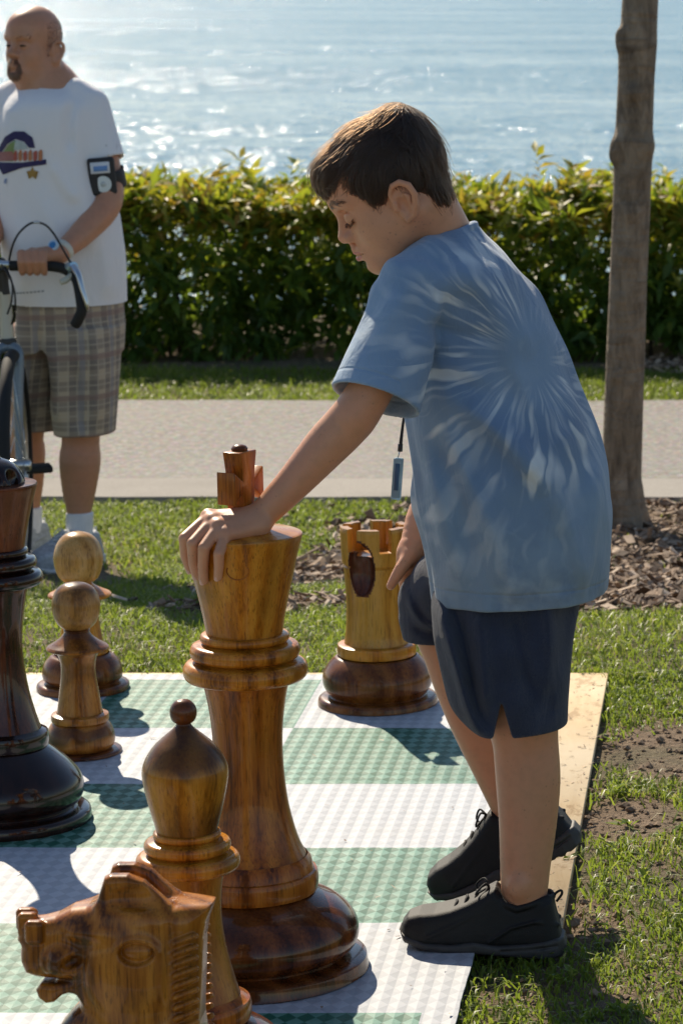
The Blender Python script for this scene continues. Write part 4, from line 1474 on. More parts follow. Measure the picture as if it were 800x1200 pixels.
def build_head(S, C, f, up, m, adult=False):
    R = frame(f, up)
    def H(a, b, c): return np.array(C) + m * (a * R[:, 0] + c * R[:, 1] + b * R[:, 2])
    def E(c, r, k, op='add'):        # r = (forward, up, sideways)
        S.ell(H(*c), (r[0] * m, r[2] * m, r[1] * m), R=R, k=k * m, op=op)
    def Cp(a, b, ra, rb, k, op='add'): S.cap(H(*a), H(*b), ra * m, rb * m, k * m, op)
    E((-4, 13, 0), (65 if not adult else 63, 55 if not adult else 62, 50.5 if not adult else 50), 10)
    E((28, 22, 0), (47, 40, 44), 20)
    E((26, -30, 0), (43, 52, 42), 24)
    for s in (-1, 1):
        Cp((-4, -44, s * 37), (52, -78, s * 11), 14 if not adult else 16, 12 if not adult else 14, 24)
        E((40, -38, s * 25), (21, 24, 17), 16)
        Cp((57, 5, s * 30), (63, 5, s * 6), 8, 9, 12)
    Cp((60, -75, -4), (60, -75, 4), 13 if not adult else 15, 13 if not adult else 15, 16)
    E((53, -56, 0), (21, 19, 21), 14)
    for s in (-1, 1):
        E((70, -12, s * 21), (10, 8.5, 13), 13, 'sub')
        E((55.5, -14.5, s * 20.5), (12.4, 11.8, 12.8), 3)
        # lid crease above, soft bag below
        Cp((67, -4.5, s * 11), (59, -6.5, s * 31), 1.1, .9, 3.5, 'sub')
        Cp((66.5, -21.5, s * 12), (58.5, -20.5, s * 29), 1.0, .8, 4, 'sub')
    g = 1.0 if not adult else 1.12
    S.chain([H(64, 0, 0), H(69, -12, 0), H(75 * (1.0 if not adult else 1.03), -25, 0), H(78 * (1 if not adult else 1.04), -31.5, 0)], [5 * m, 5.4 * m, 7 * m, 8.6 * m * g], 9 * m)
    for s in (-1, 1):
        E((70.5, -36, s * 8.5 * g), (9.5, 6.5, 5.6 * g), 5)
        E((75, -42.5, s * 6), (4.5, 3, 2.6), 3, 'sub')
    # lips
    for s in (-1, 1):
        Cp((75.5, -52.5, s * 2.5), (66, -57.2, s * 17), 3.9, 2.0, 5)
        Cp((74.5, -62.5, 0), (65.5, -60, s * 16), 4.8, 2.2, 5)
        Cp((80.5, -57.6, 0), (66.5, -58.8, s * 19), 1.2, 1.0, 2.6, 'sub')
        Cp((76, -44, s * 2), (76.5, -49, s * 2.5), 1.4, 1.4, 5)
    Cp((76, -69.5, -8), (76, -69.5, 8), 1.5, 1.5, 9, 'sub')
    # ears
    for s in (-1, 1):
        E((-4, -27, s * (52 + (6 if adult else 0))), (15, 21, 5.5 if not adult else 7), 6)
        rim = [(9, -22, 50), (7, -12, 54), (0, -5, 58), (-9, -5, 61), (-16.5, -13, 63), (-17.5, -25, 63), (-12, -37, 61), (-4, -46, 57), (4, -48, 54), (6, -42, 51)]
        S.chain([H(a, b, s * (c + (5 if adult else 0))) for a, b, c in rim], [v * m for v in (2.4, 3, 3.5, 3.7, 3.8, 3.6, 3.4, 4.0, 4.2, 3)], 3 * m)
        S.chain([H(-5, -13, s * 58.5), H(-9.5, -24, s * 60), H(-5, -36, s * 58)], [2.2 * m, 2.6 * m, 2 * m], 3.5 * m)
        E((1.5, -29, s * (58 + (7 if adult else 0))), (6.5, 9.5, 6 if not adult else 4), 4, 'sub')
        E((-2, -15, s * (60 + (5 if adult else 0))), (8, 4, 4), 4, 'sub')
        Cp((9.5, -30, s * 52.5), (8, -26, s * 53), 3.2, 3, 4)
    return H, R


def strands(name, roots, step_fn, n_pts, r0, r1, mat, parent, origin):
    """hair strands as a Curves object: roots (n,3), step_fn(p, i, state) -> next p"""
    n = len(roots)
    P = np.zeros((n, n_pts, 3), np.float32)
    p = roots.copy(); P[:, 0] = p
    for i in range(1, n_pts):
        p = step_fn(p, i); P[:, i] = p
    hc = bpy.data.hair_curves.new(name)
    hc.add_curves([n_pts] * n)
    hc.attributes["position"].data.foreach_set("vector", (P - np.array(origin)).astype(np.float32).ravel())
    rad = np.tile(np.linspace(r0, r1, n_pts), n).astype(np.float32)
    at = hc.attributes.get("radius") or hc.attributes.new("radius", 'FLOAT', 'POINT')
    at.data.foreach_set("value", rad)
    hc.materials.append(mat)
    o = bpy.data.objects.new(name, hc); COL.objects.link(o)
    if parent: o.parent = parent
    return o


def hair_mat(name, col, rough=.38):
    N = NT(name)
    h = N.n("ShaderNodeBsdfHairPrincipled")
    h.parametrization = 'COLOR' if hasattr(h, 'parametrization') else h.parametrization
    h.inputs["Color"].default_value = (*col, 1)
    h.inputs["Roughness"].default_value = rough
    h.inputs["Radial Roughness"].default_value = .45
    if "Random Roughness" in h.inputs: h.inputs["Random Roughness"].default_value = .3
    return N.done(h.outputs[0])


def finger(S, pts, r, k=.004):
    S.chain([np.array(p) for p in pts], r, k)


# ------------------------------------------------------------------ THE BOY
YB = 5.0
BO = np.array(px(600, 1106, YB)); BO[2] = .0


def b(x, y, dy=0.0): return np.array(px(x, y, YB + dy))


BM = mpp(b(500, 400))
boy_skin = skin("boy_skin", (.60, .295, .165), (.64, .27, .15), spots=.55)
S = SDF()
HC = b(455, 210, -.03)
hf = np.array([-math.cos(math.radians(30)) * math.cos(math.radians(8)), -math.cos(math.radians(30)) * math.sin(math.radians(8)), -.5])
HM = mpp(HC)
H, HR = build_head(S, HC, hf, (0, 0, 1), HM)
# neck and (clothed) trunk
S.chain([H(-22, -42, 0), b(519, 283, 0), b(536, 330, .01)], [.050, .052, .07], .03)
S.chain([b(536, 330, .01), b(560, 420, .01), b(590, 540, .01), b(605, 640, .01)], [.075, .085, .085, .075], .03)
# near (left) arm, reaching down to the king
SH = b(492, 342, -.12)
EL = np.array(px(404, 500, 4.79)); WR = np.array(px(300, 611, 4.757))
S.chain([b(536, 330, .0), SH], [.05, .034], .03)
S.chain([SH, b(452, 425, -.19), b(420, 480, -.21), EL, np.array(px(382, 523, 4.785)), np.array(px(340, 570, 4.77)), WR], [.034, .033, .0365, .0365, .035, .0275, .0215], .02, n=5)
# its hand over the crown rim
KX, KY = K.X, K.Y


def crown_r(z):
    zz = z - K.zf
    rows = [K.rz(r, y) for r, y in ((44.5, 741), (51, 705), (57.5, 678), (64, 650), (70.3, 628))]
    return np.interp(zz, [q[1] for q in rows], [q[0] for q in rows])


def on_crown(x, y, off):
    Yq = KY - .06
    for _ in range(12):
        p = px(x, y, Yq)
        rr = crown_r(p.z) + off
        Yq = KY - math.sqrt(max(rr * rr - (p.x - KX) ** 2, 1e-5))
    return np.array(px(x, y, Yq))


def hand_at(x, y, Y): return np.array(px(x, y, Y))


mcps = [hand_at(245, 606, 4.748), hand_at(250, 611, 4.73), hand_at(257, 617.5, 4.712), hand_at(264.5, 627, 4.699)]
kn = [[(216.5, 631), (218, 652), (223, 667)], [(226, 637), (227, 659), (230.5, 674)], [(239, 642), (238, 664), (239, 680)], [(256.5, 649), (256.5, 664), (255.5, 676)]]
rr_ = [(.0104, .0095, .0085, .0076), (.0106, .0096, .0085, .0077), (.0104, .0094, .0083, .0075), (.0095, .0085, .0076, .0068)]
for q, (mc, kk, r) in enumerate(zip(mcps, kn, rr_)):
    wr = WR + np.array([.004, .006 - .008 * q, .006 - .004 * q])
    S.chain([wr, mc], [.0165, r[0] + .0012], .013)
    j = [on_crown(kk[0][0], kk[0][1], r[1] + .003), on_crown(*kk[1], r[2] + .001), on_crown(*kk[2], r[3] - .0005)]
    finger(S, [mc] + j, r, .0035)
    S.ell(mc + np.array([-.001, -.001, .003]), (.0095, .0095, .0085), k=.009)
S.chain([WR, hand_at(272, 621, 4.735), hand_at(262, 622, 4.728)], [.0185, .0165, .013], .013)
finger(S, [WR + np.array([0, .012, -.004]), hand_at(275, 621, 4.80), hand_at(258, 622, 4.822), hand_at(246, 626, 4.833)], [.0145, .0125, .0098, .0075], .008)
NAILS = []
for kk, r in zip(kn, rr_):
    tip = on_crown(kk[2][0], kk[2][1] - 1.0, r[3] - .0005); prv = on_crown(*kk[1], r[2] + .001)
    NAILS.append((tip, prv, r[3]))
# far (right) arm hanging, hand on the raised thigh
S.chain([b(536, 330, .0), b(536, 342, .15)], [.06, .05], .03)
S.chain([b(536, 342, .15), b(528, 450, .19), b(513, 565, .19), b(497, 612, .17), b(482, 648, .14)], [.05, .042, .0345, .033, .0215], .02, n=4)
S.chain([b(482, 648, .14), b(479, 668, .15), b(481, 690, .17)], [.024, .0235, .018], .012)
for q in range(4):
    dx, dd = 4 * q, .012 * q
    finger(S, [b(474 + dx, 672, .135 + dd), b(474 + dx, 694, .15 + dd), b(478 + dx, 712, .165 + dd), b(483 + dx, 724, .17 + dd)], [.0095, .0088, .0078, .0068], .004)
finger(S, [b(480, 652, .12), b(470, 666, .105), b(462.5, 678, .10), b(457.5, 686.5, .097)], [.0135, .0112, .0092, .0072], .008)
# legs
S.chain([b(605, 640, -.07), b(613, 780, -.085), b(615, 825, -.09), b(615.5, 868, -.09), b(618.5, 915, -.09), b(618, 965, -.093), b(615, 1015, -.097), b(614, 1045, -.098), b(612, 1075, -.1)],
        [.042, .046, .053, .0535, .053, .0475, .0415, .0378, .029], .02, n=4)
S.ell(b(606, 1040, -.135), (.013, .008, .014), k=.02)
S.ell(b(606, 838, -.105), (.047, .045, .05), k=.03)
S.chain([b(595, 640, .09), b(515, 712, .11), b(528, 765, .11), b(553, 832, .112), b(580, 898, .115), b(599, 945, .118), b(606, 968, .12)],
        [.05, .044, .0465, .0465, .040, .0345, .029], .02, n=4)
lo = np.array([b(200, 600, 0)[0] - .02, 4.62, .03]); hi = np.array([b(720, 600, 0)[0], 5.3, H(0, 90, 0)[2]])
boy_S = S
person = link("person", S.build("person", lo, hi, .0025, origin=BO), boy_skin, loc=BO)
tag(person, "boy in blue tie-dye shirt and navy shorts leaning to press the wooden king", "person")


def child(name, S, lo, hi, h, mat, parent, origin):
    return link(name, S.build(name, lo, hi, h, origin=origin), mat, parent)


nail_mat = simple_mat("nail", (.66, .36, .27), .28)
for tip, prv, r_ in NAILS:
    out = tip - np.array([KX, KY, tip[2]]); out /= np.linalg.norm(out)
    dn = tip - prv; dn /= np.linalg.norm(dn)
    out = out - dn * (out @ dn); out /= np.linalg.norm(out); sd_ = np.cross(dn, out)
    N_ = 9; V = []
    for u in np.linspace(-1, 1, N_):
        for v in np.linspace(-1, 1, N_):
            q = (abs(u) ** 3 + abs(v) ** 3) ** (1 / 3); k_ = max(abs(u), abs(v)) / max(q, 1e-6) if q > 0 else 1
            uu, vv = u * k_, v * k_
            V.append(tip + sd_ * uu * r_ * .68 + dn * (vv * r_ * .85 + r_ * .12) + out * (r_ * (1.05 - .38 * uu * uu - .10 * vv * vv)))
    i, j = np.meshgrid(np.arange(N_ - 1), np.arange(N_ - 1), indexing='ij')
    F = np.stack([i * N_ + j, (i + 1) * N_ + j, (i + 1) * N_ + j + 1, i * N_ + j + 1], -1).reshape(-1, 4)
    link("fingernail", mesh_np("fingernail", np.array(V) - BO, F), nail_mat, person)


# --- hair
def boy_hair():
    col = (.028, .016, .009)
    hm = hair_mat("boy_hair_strands", (.017, .0082, .004))
    capm = simple_mat("boy_hair_base", (.012, .0075, .005), .6, 90, .5)
    ha = [-90, -43, -20, -13, -10, -7, 0, 6, 12, 15, 27.5, 30, 31, 40, 49, 61, 75, 90]
    hb = [-73, -72, -62, -54, -30, -14, -4, -4, -12, -21, -27.5, -16, -5, 8, 18, 18, 23, 23]
    S2 = SDF()
    c0 = H(-2, 13, 0); r0 = np.array((72.5, 56.5, 63)) * HM
    S2.ell(c0, r0, R=HR, k=0)
    S2.ell(H(48, 36, 0), np.array((29, 35, 27)) * HM, R=HR, k=14 * HM)
    S2.ell(H(-40, 40, 0), np.array((31, 37, 34)) * HM, R=HR, k=14 * HM)
    S2.ell(H(-33, -34, 0), np.array((25, 38, 38)) * HM, R=HR, k=14 * HM)
    full = SDF(); full.ops = list(S2.ops)
    def cut(P):
        q = ((P - HC) @ HR) / HM
        edge = np.interp(q[:, 0], ha, hb) + np.where(np.abs(q[:, 1]) < 30, np.where(q[:, 0] > 0, 1, 0), 0)
        return ((edge + 3.0 - q[:, 2]) * .6 * HM).astype(np.float32)
    S2.add(cut, (-9, -9, -9), (9, 9, 9), 7 * HM, 'int')
    S2.add(lambda P: (full(P) + .0025), (-9, -9, -9), (9, 9, 9), .001, 'int')
    o = child("hair", S2, H(0, 0, 0) - .15, H(0, 0, 0) + .15, .0028, capm, person, BO)
    # strands: guides flow from a whorl over the head, and every strand clumps towards its guide
    r = np.random.default_rng(21)
    qpos = lambda p: ((p - HC) @ HR) / HM
    fwd, lft, upv = HR[:, 0], HR[:, 1], HR[:, 2]
    whorl = H(-52, 60, 6)

    def roots(n):
        d = r.normal(0, 1, (n * 3, 3)); d /= np.linalg.norm(d, axis=1, keepdims=True)
        P = c0 + (d * r0) @ HR.T
        for _ in range(6):
            dd, nn = full.grad(P, .001); P = P - dd[:, None] * nn
        q = qpos(P)
        return P[q[:, 2] > np.interp(q[:, 0], ha, hb) + 3][:n]

    def flow(P, N_PTS, L, jit, tol):
        out = [P]; p = P
        for i in range(1, N_PTS):
            v = p - whorl
            v = v / (np.linalg.norm(v, axis=1, keepdims=True) + .01)
            qq = qpos(p)
            down = np.clip((38 - qq[:, 2]) / 40, 0, 1)[:, None]
            front = np.clip((qq[:, 0] - 20) / 40, 0, 1)[:, None]
            dr = v * (1 - .6 * down) - upv * (.95 * down) + fwd * (.5 * (qq[:, 0] > -20))[:, None] * (1 - .3 * down) - upv * .45 * front + jit
            dd, nn = full.grad(p, .001)
            dr = dr - nn * (dr * nn).sum(1, keepdims=True)
            dr /= np.linalg.norm(dr, axis=1, keepdims=True) + 1e-6
            go = np.clip((qq[:, 2] - np.interp(qq[:, 0], ha, hb) + tol) / 4, 0.02, 1)
            p = p + dr * (L / N_PTS * go)[:, None]
            dd, nn = full.grad(p, .001)
            p = p - nn * (dd * 1.0)[:, None]
            out.append(p)
        return np.stack(out, 1)

    ng, n, N_PTS = 620, 17000, 9
    GR = roots(ng); ng = len(GR)
    tolg = r.uniform(-2, 4, ng) + (qpos(GR)[:, 0] > 50) * r.uniform(0, 5, ng)
    GP = flow(GR, N_PTS, r.uniform(.6, 1.2, ng) * 46 * HM, r.normal(0, .3, (ng, 3)), tolg)
    glift = r.uniform(-.001, .0045, ng)
    P = roots(n); n = len(P)
    own = np.empty(n, int)
    for a in range(0, n, 2000):
        own[a:a + 2000] = ((P[a:a + 2000, None, :] - GR[None]) ** 2).sum(-1).argmin(1)
    SP = flow(P, N_PTS, r.uniform(.55, 1.1, n) * 44 * HM, r.normal(0, .18, (n, 3)), tolg[own] + r.uniform(-2, 3, n))
    t = np.linspace(0, 1, N_PTS)[None, :, None]
    cl = r.uniform(.45, .95, n)[:, None, None]
    SP = SP * (1 - cl * t ** 1.2) + (GP[own] + (P - GR[own])[:, None, :] * .12) * (cl * t ** 1.2)
    flat = SP.reshape(-1, 3)
    dd, nn = full.grad(flat, .001)
    fly = (r.uniform(0, 1, n) < .06) * r.uniform(0, .011, n)
    lf = ((glift[own] + r.uniform(-.0006, .0012, n) + fly)[:, None] * np.linspace(0, 1, N_PTS)[None]).reshape(-1)
    flat = flat - nn * (dd - lf)[:, None]
    SP = flat.reshape(n, N_PTS, 3)
    strands("hair_strands", SP[:, 0], lambda p, i: SP[:, i], N_PTS, .00045, .00016, hm, o, BO)
    # eyebrows
    n = 260
    t = r.uniform(0, 1, n); s = np.where(r.uniform(0, 1, n) < .5, 1, -1)
    a_ = np.interp(t, [0, .6, 1], [72, 66, 57]); b_ = np.interp(t, [0, .5, 1], [5.5, 11, 7]) + r.normal(0, 1.3, n) * np.interp(t, [0, .3, 1], [1.1, 1.2, .5]); c_ = np.interp(t, [0, 1], [8, 35])
    P = np.array([H(x, y, z) for x, y, z in zip(a_, b_, c_ * s)])
    for _ in range(8):
        dd, nn = boy_S.grad(P, .0008); P = P - dd[:, None] * nn
    dirs = np.array([HR[:, 0] * -.5 + HR[:, 1] * sg * .8 + HR[:, 2] * (.5 - tt) for sg, tt in zip(s, t)]) + r.normal(0, .15, (n, 3))
    def stp(p, i):
        p2 = p + dirs * 2.2 * HM
        dd, nn = boy_S.grad(p2, .0008)
        return p2 - nn * (dd - .0006)[:, None]
    strands("eyebrow", P, stp, 4, .0004, .0001, hm, person, BO)
    # eyelashes along the lowered lids
    n = 120
    t = np.linspace(0, 1, n); s = np.where(np.arange(n) % 2 == 0, 1, -1)
    P = np.array([H(np.interp(tt, [0, .5, 1], [66.0, 66.5, 57.5]), np.interp(tt, [0, .5, 1], [-17.5, -19, -15.5]), sg * np.interp(tt, [0, 1], [11, 31])) for tt, sg in zip(t, s)])
    for _ in range(8):
        dd, nn = boy_S.grad(P, .0008); P = P - dd[:, None] * nn
    dl = np.array([HR[:, 0] * .9 + HR[:, 1] * sg * (.1 + .9 * tt) - HR[:, 2] * .55 for tt, sg in zip(t, s)]) + r.normal(0, .1, (n, 3))
    strands("eyelashes", P, lambda p, i: p + dl * (1.9 * HM) + HR[:, 2] * .0002 * i, 4, .0006, .00018, hm, person, BO)


boy_hair()


# --- lips as their own slightly redder strip
def surf_patch(name, S, pts_uv, fn, off, mat, parent, origin, h=0.001):
    """grid of points fn(u,v) snapped onto the surface and lifted by off"""
    U, Vv = pts_uv
    P = np.array([[fn(u, v) for v in Vv] for u in U])
    sh = P.shape[:2]
    P = P.reshape(-1, 3)
    for _ in range(8):
        dd, nn = S.grad(P, h); P = P - np.clip(dd, -.01, .01)[:, None] * nn
    dd, nn = S.grad(P, h); P = P + nn * off(U, Vv).reshape(-1, 1)
    i, j = np.meshgrid(np.arange(sh[0] - 1), np.arange(sh[1] - 1), indexing='ij')
    F = np.stack([i * sh[1] + j, (i + 1) * sh[1] + j, (i + 1) * sh[1] + j + 1, i * sh[1] + j + 1], -1).reshape(-1, 4)
    return link(name, mesh_np(name, P - np.array(origin), F), mat, parent)


lip_mat = simple_mat("lip_skin", (.55, .19, .14), .4, 200, .1)
U = np.linspace(-1, 1, 33); Vv = np.linspace(0, 1, 11)
edge = lambda U, V: (.00035 - .0011 * np.maximum(np.abs(U)[:, None] ** 6, np.abs(2 * V - 1)[None, :] ** 4))
surf_patch("upper_lip", boy_S, (U, Vv), lambda u, v: H(79 - 12 * u * u, -57.2 + v * (6.2 * (1 - .75 * u * u)) - 1.2 * u * u, 17 * u), edge, lip_mat, person, BO)
surf_patch("lower_lip", boy_S, (U, Vv), lambda u, v: H(79 - 12 * u * u, -58.2 - v * (7.5 * (1 - .8 * u * u)) - .6 * u * u, 16 * u), edge, lip_mat, person, BO)


# --- fold field: soft ridges along photo polylines on the near face of a garment
CALM = []        # (centre, radius): hems kept free of displacement


def calm(P):
    w_ = np.ones(len(P), np.float32)
    for c_, r_ in CALM:
        w_ *= np.clip((np.linalg.norm(P - np.asarray(c_, np.float32), axis=1) - r_) / .07, 0, 1).astype(np.float32)
    return w_


def folds(S, lines, Yref, Yspan=.06, side=-1):
    segs = []
    for pts, A, wd in lines:
        q = [np.array(px(x, y, Yref))[[0, 2]] for x, y in pts]
        segs.append((np.array(catmull(q, 5)), A, wd))
    allp = np.concatenate([s_[0] for s_ in segs])
    def fn(P):
        out = np.zeros(len(P), np.float32)
        w_ = np.clip((Yref + Yspan - P[:, 1]) / Yspan, 0, 1) if side < 0 else np.clip((P[:, 1] - Yref) / Yspan, 0, 1)
        for q, A, wd in segs:
            d2 = np.full(len(P), 1e3)
            T = np.zeros(len(P))
            n = len(q) - 1
            for i in range(n):
                e = q[i + 1] - q[i]
                u = P[:, 0] - q[i][0]; v = P[:, 2] - q[i][1]
                t = np.clip((u * e[0] + v * e[1]) / (e @ e), 0, 1)
                dd = (u - t * e[0]) ** 2 + (v - t * e[1]) ** 2
                m_ = dd < d2
                d2 = np.where(m_, dd, d2); T = np.where(m_, (i + t) / n, T)
            out -= (1.15 * A * np.exp(-d2 / (wd * wd)) * np.clip(np.sin(np.pi * np.clip(T * .9 + .08, 0, 1)) * 1.6, 0, 1)).astype(np.float32)
        return out * w_ * calm(P)
    lo = np.array([allp[:, 0].min() - .06, Yref - .5, allp[:, 1].min() - .06]); hi = np.array([allp[:, 0].max() + .06, Yref + .5, allp[:, 1].max() + .06])
    S.add(fn, lo, hi, .001, 'disp')


# --- tie-dye shirt
def tie_dye():
    N = NT("tie_dye_cotton")
    co = N.coord()
    C = np.array(b(628, 418, -.12)) - BO
    sp = N.n("ShaderNodeSeparateXYZ"); N.l(co, sp.inputs[0])
    wob = N.noise(co, 5, 3); wob2 = N.noise(co, 14, 3)
    x = N.math('SUBTRACT', sp.outputs[0], float(C[0])); z = N.math('SUBTRACT', sp.outputs[2], float(C[2])); y = N.math('SUBTRACT', sp.outputs[1], float(C[1]))
    x2 = N.math('ADD', x, N.math('MULTIPLY', N.math('MAXIMUM', y, 0.0), .6))
    ang = N.math('ARCTAN2', z, x2)
    r = N.math('SQRT', N.math('ADD', N.math('MULTIPLY', x2, x2), N.math('MULTIPLY', z, z)))
    angw = N.math('ADD', ang, N.math('MULTIPLY', N.math('SUBTRACT', wob, .5), .45))
    def rays(fa, fr, off, w0, w1):
        cb = N.n("ShaderNodeCombineXYZ")
        N.l(N.math('MULTIPLY', angw, fa), cb.inputs[0]); N.l(N.math('MULTIPLY', r, fr), cb.inputs[1]); cb.inputs[2].default_value = off
        nz = N.noise(cb.outputs[0], 1.0, 1, .45, .08)
        return N.ramp(nz, [(w0, 0.), (w1, 1.)])
    r1 = rays(6.5, 9.0, 0.0, .55, .64); r2 = rays(11.0, 8.0, 4.0, .56, .66); r3 = rays(16.0, 6.0, 9.0, .56, .72)
    zone = N.ramp(r, [(.045, .0), (.10, .95), (.18, .9), (.24, .35), (.31, .6), (.40, .15), (.5, .05)])
    brk = N.ramp(N.noise(co, 6.0, 3), [(.38, .08), (.6, 1.)])
    lines = N.math('MULTIPLY', N.math('MULTIPLY', N.math('MAXIMUM', N.math('MAXIMUM', r1, N.math('MULTIPLY', r2, .7)), N.math('MULTIPLY', r3, .3)), zone), brk)
    big = N.noise(co, 3.6, 3, .5, .5)
    base = N.ramp(big, [(.3, (.15, .25, .38)), (.5, (.215, .335, .475)), (.72, (.32, .45, .575))])
    ring = N.ramp(N.math('ADD', r, N.math('MULTIPLY', N.math('SUBTRACT', wob, .5), .12)), [(.05, .25), (.13, .65), (.2, .35), (.3, .0), (.42, .3), (.5, .1)])
    base = N.mix(ring, base, (.105, .18, .31))
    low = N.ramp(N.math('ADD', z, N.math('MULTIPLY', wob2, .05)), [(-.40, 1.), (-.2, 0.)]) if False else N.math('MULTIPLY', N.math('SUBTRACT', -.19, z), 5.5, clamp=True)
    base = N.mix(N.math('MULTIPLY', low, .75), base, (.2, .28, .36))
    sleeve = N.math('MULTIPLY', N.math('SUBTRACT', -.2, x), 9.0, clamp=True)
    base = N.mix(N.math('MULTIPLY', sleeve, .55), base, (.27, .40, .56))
    vein = N.n("ShaderNodeTexVoronoi", feature='DISTANCE_TO_EDGE'); vv = N.n("ShaderNodeVectorMath", operation='MULTIPLY_ADD')
    nz = N.n("ShaderNodeTexNoise"); N.l(co, nz.inputs["Vector"]); nz.inputs["Scale"].default_value = 9
    N.l(nz.outputs["Color"], vv.inputs[0]); vv.inputs[1].default_value = (.12, .12, .12); N.l(co, vv.inputs[2])
    N.l(vv.outputs[0], vein.inputs["Vector"]); vein.inputs["Scale"].default_value = 9
    vl = N.math('MULTIPLY', N.ramp(vein.outputs["Distance"], [(.0, .5), (.035, 0.)]), N.ramp(wob2, [(.56, 0.), (.74, .8)]))
    c = N.mix(lines, base, (.70, .76, .78))
    c = N.mix(vl, c, (.42, .52, .62))
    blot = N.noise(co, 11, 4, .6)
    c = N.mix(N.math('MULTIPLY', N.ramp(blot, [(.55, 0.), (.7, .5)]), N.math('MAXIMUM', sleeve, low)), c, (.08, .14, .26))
    hz_ = float(b(600, 690)[2] - BO[2])
    sb_ = np.array(b(440, 468, -.205)) - BO; sa_ = np.array(b(484, 338, -.125)) - BO; sd_ = (sb_ - sa_) / np.linalg.norm(sb_ - sa_)
    along = N.math('SUBTRACT', N.math('ADD', N.math('ADD', N.math('MULTIPLY', sp.outputs[0], float(sd_[0])), N.math('MULTIPLY', sp.outputs[1], float(sd_[1]))), N.math('MULTIPLY', sp.outputs[2], float(sd_[2]))), float(sb_ @ sd_))
    s1 = N.ramp(N.math('ABSOLUTE', N.math('SUBTRACT', N.math('SUBTRACT', sp.outputs[2], hz_), .022)), [(.0, 1.), (.0022, 0.)])
    s2 = N.math('MULTIPLY', N.ramp(N.math('ABSOLUTE', N.math('ADD', along, .022)), [(.0, 1.), (.0022, 0.)]), N.math('LESS_THAN', sp.outputs[0], float(b(489, 450)[0] - BO[0])))
    stitch = N.math('MAXIMUM', s1, s2)
    weave = N.noise(co, 900, 2); crk = N.noise(N.mapping(co, scale=(1, 1, .4)), 34, 4, .6, .5)
    nrm = N.bump(N.math('SUBTRACT', N.math('ADD', N.math('MULTIPLY', weave, .12), crk), N.math('MULTIPLY', stitch, .3)), .55, .010)
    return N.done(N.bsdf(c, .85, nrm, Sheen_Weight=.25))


shirt_mat = tie_dye()
TS = SDF()
rows = [(266, 506, 562, .055, .0), (284, 484, 578, .10, .0), (310, 470, 602, .15, .0), (350, 463, 630, .150, .012), (400, 463, 656, .148, .016), (450, 468, 677, .152, .012), (500, 478, 696, .162, .004), (550, 483, 713, .17, 0),
        (600, 489, 719, .17, 0), (650, 498, 714, .168, 0), (700, 508, 708, .163, 0), (740, 512, 704, .162, 0)]
zs = [b(600, y)[2] for y, *_ in rows]
TS.loft(zs, [b((l + r_) / 2, y)[0] for y, l, r_, *_ in rows], [YB + d for *_, d in rows], [(r_ - l) / 2 * mpp(b(550, y)) for y, l, r_, *_ in rows], [q[3] for q in rows], p=2.15, k=.01)
SA = b(484, 338, -.125); SB = b(440, 468, -.205); sdir = (SB - SA) / np.linalg.norm(SB - SA)
CALM.append((SB, .085))
Sl = SDF()
Sl.chain([b(505, 318, -.07), SA, (SA * .5 + SB * .5), SB + sdir * .08], [.055, .056, .064, .080], .02)
Sl.plane(SB + sdir * .002, sdir, .004)
TS.add(lambda P: Sl(P), np.minimum(SA, SB) - .13, np.maximum(SA, SB) + .13, .014)
FA = b(540, 338, .13); FB = b(528, 455, .18)
TS.chain([b(520, 315, .07), FA, FB], [.05, .055, .065], .03)
folds(TS, [([(497, 455), (540, 468), (590, 498), (625, 535), (645, 575)], .0125, .021), ([(498, 458), (530, 515), (562, 575), (580, 640)], .010, .017), ([(492, 470), (505, 540), (520, 610), (545, 690)], .009, .016),
           ([(490, 345), (494, 400), (493, 450)], -.007, .014), ([(520, 285), (555, 320), (600, 380), (625, 420)], .006, .022), ([(560, 480), (610, 520), (660, 590), (680, 660)], .006, .02), ([(600, 420), (640, 480), (672, 540)], .006, .02),
           ([(500, 375), (540, 390), (585, 395)], -.007, .015), ([(505, 425), (545, 430), (580, 445)], .006, .014), ([(470, 345), (455, 400), (440, 455)], .006, .014), ([(452, 335), (430, 390), (412, 445)], -.004, .012), ([(478, 380), (470, 430), (462, 475)], -.006, .011),
           ([(600, 600), (606, 650), (602, 700)], .006, .018), ([(545, 600), (552, 650), (556, 705)], -.006, .018), ([(650, 610), (656, 660), (660, 695)], -.006, .02), ([(575, 560), (590, 620), (585, 690)], .005, .016), ([(690, 560), (690, 620), (685, 690)], .005, .018)], YB - .1, .14)


def wrinkle(P):
    q = P * np.array([1.0, 1.0, .55])
    return (.0046 * np.sin(q @ np.array([31, 17, 22.]) + 2 * np.sin(q @ np.array([-13, 9, 27.]))) * np.sin(q @ np.array([9, 23, -14.]) + 1.0) + .0024 * np.sin(q @ np.array([70, -40, 55.]) + 2 * np.sin(q @ np.array([30, 50, 10.])))).astype(np.float32) * calm(P)


TS.add(wrinkle, (-9, -9, -9), (9, 9, 9), .001, 'disp')
TS.chain([SA + (SB - SA) * .80, SB, SB + sdir * .1], [.040, .066, .070], .005, 'sub')
zh = b(600, 690)[2]
TS.plane((0, 0, zh), (0.02, 0, -1), .004)
# inside of the shirt above the hem
TS.loft([zh - .08, zh, zh + .04], [b(608, 690)[0]] * 3, [YB] * 3, [.118, .118, .105], [.14, .14, .12], k=.004, op='sub')
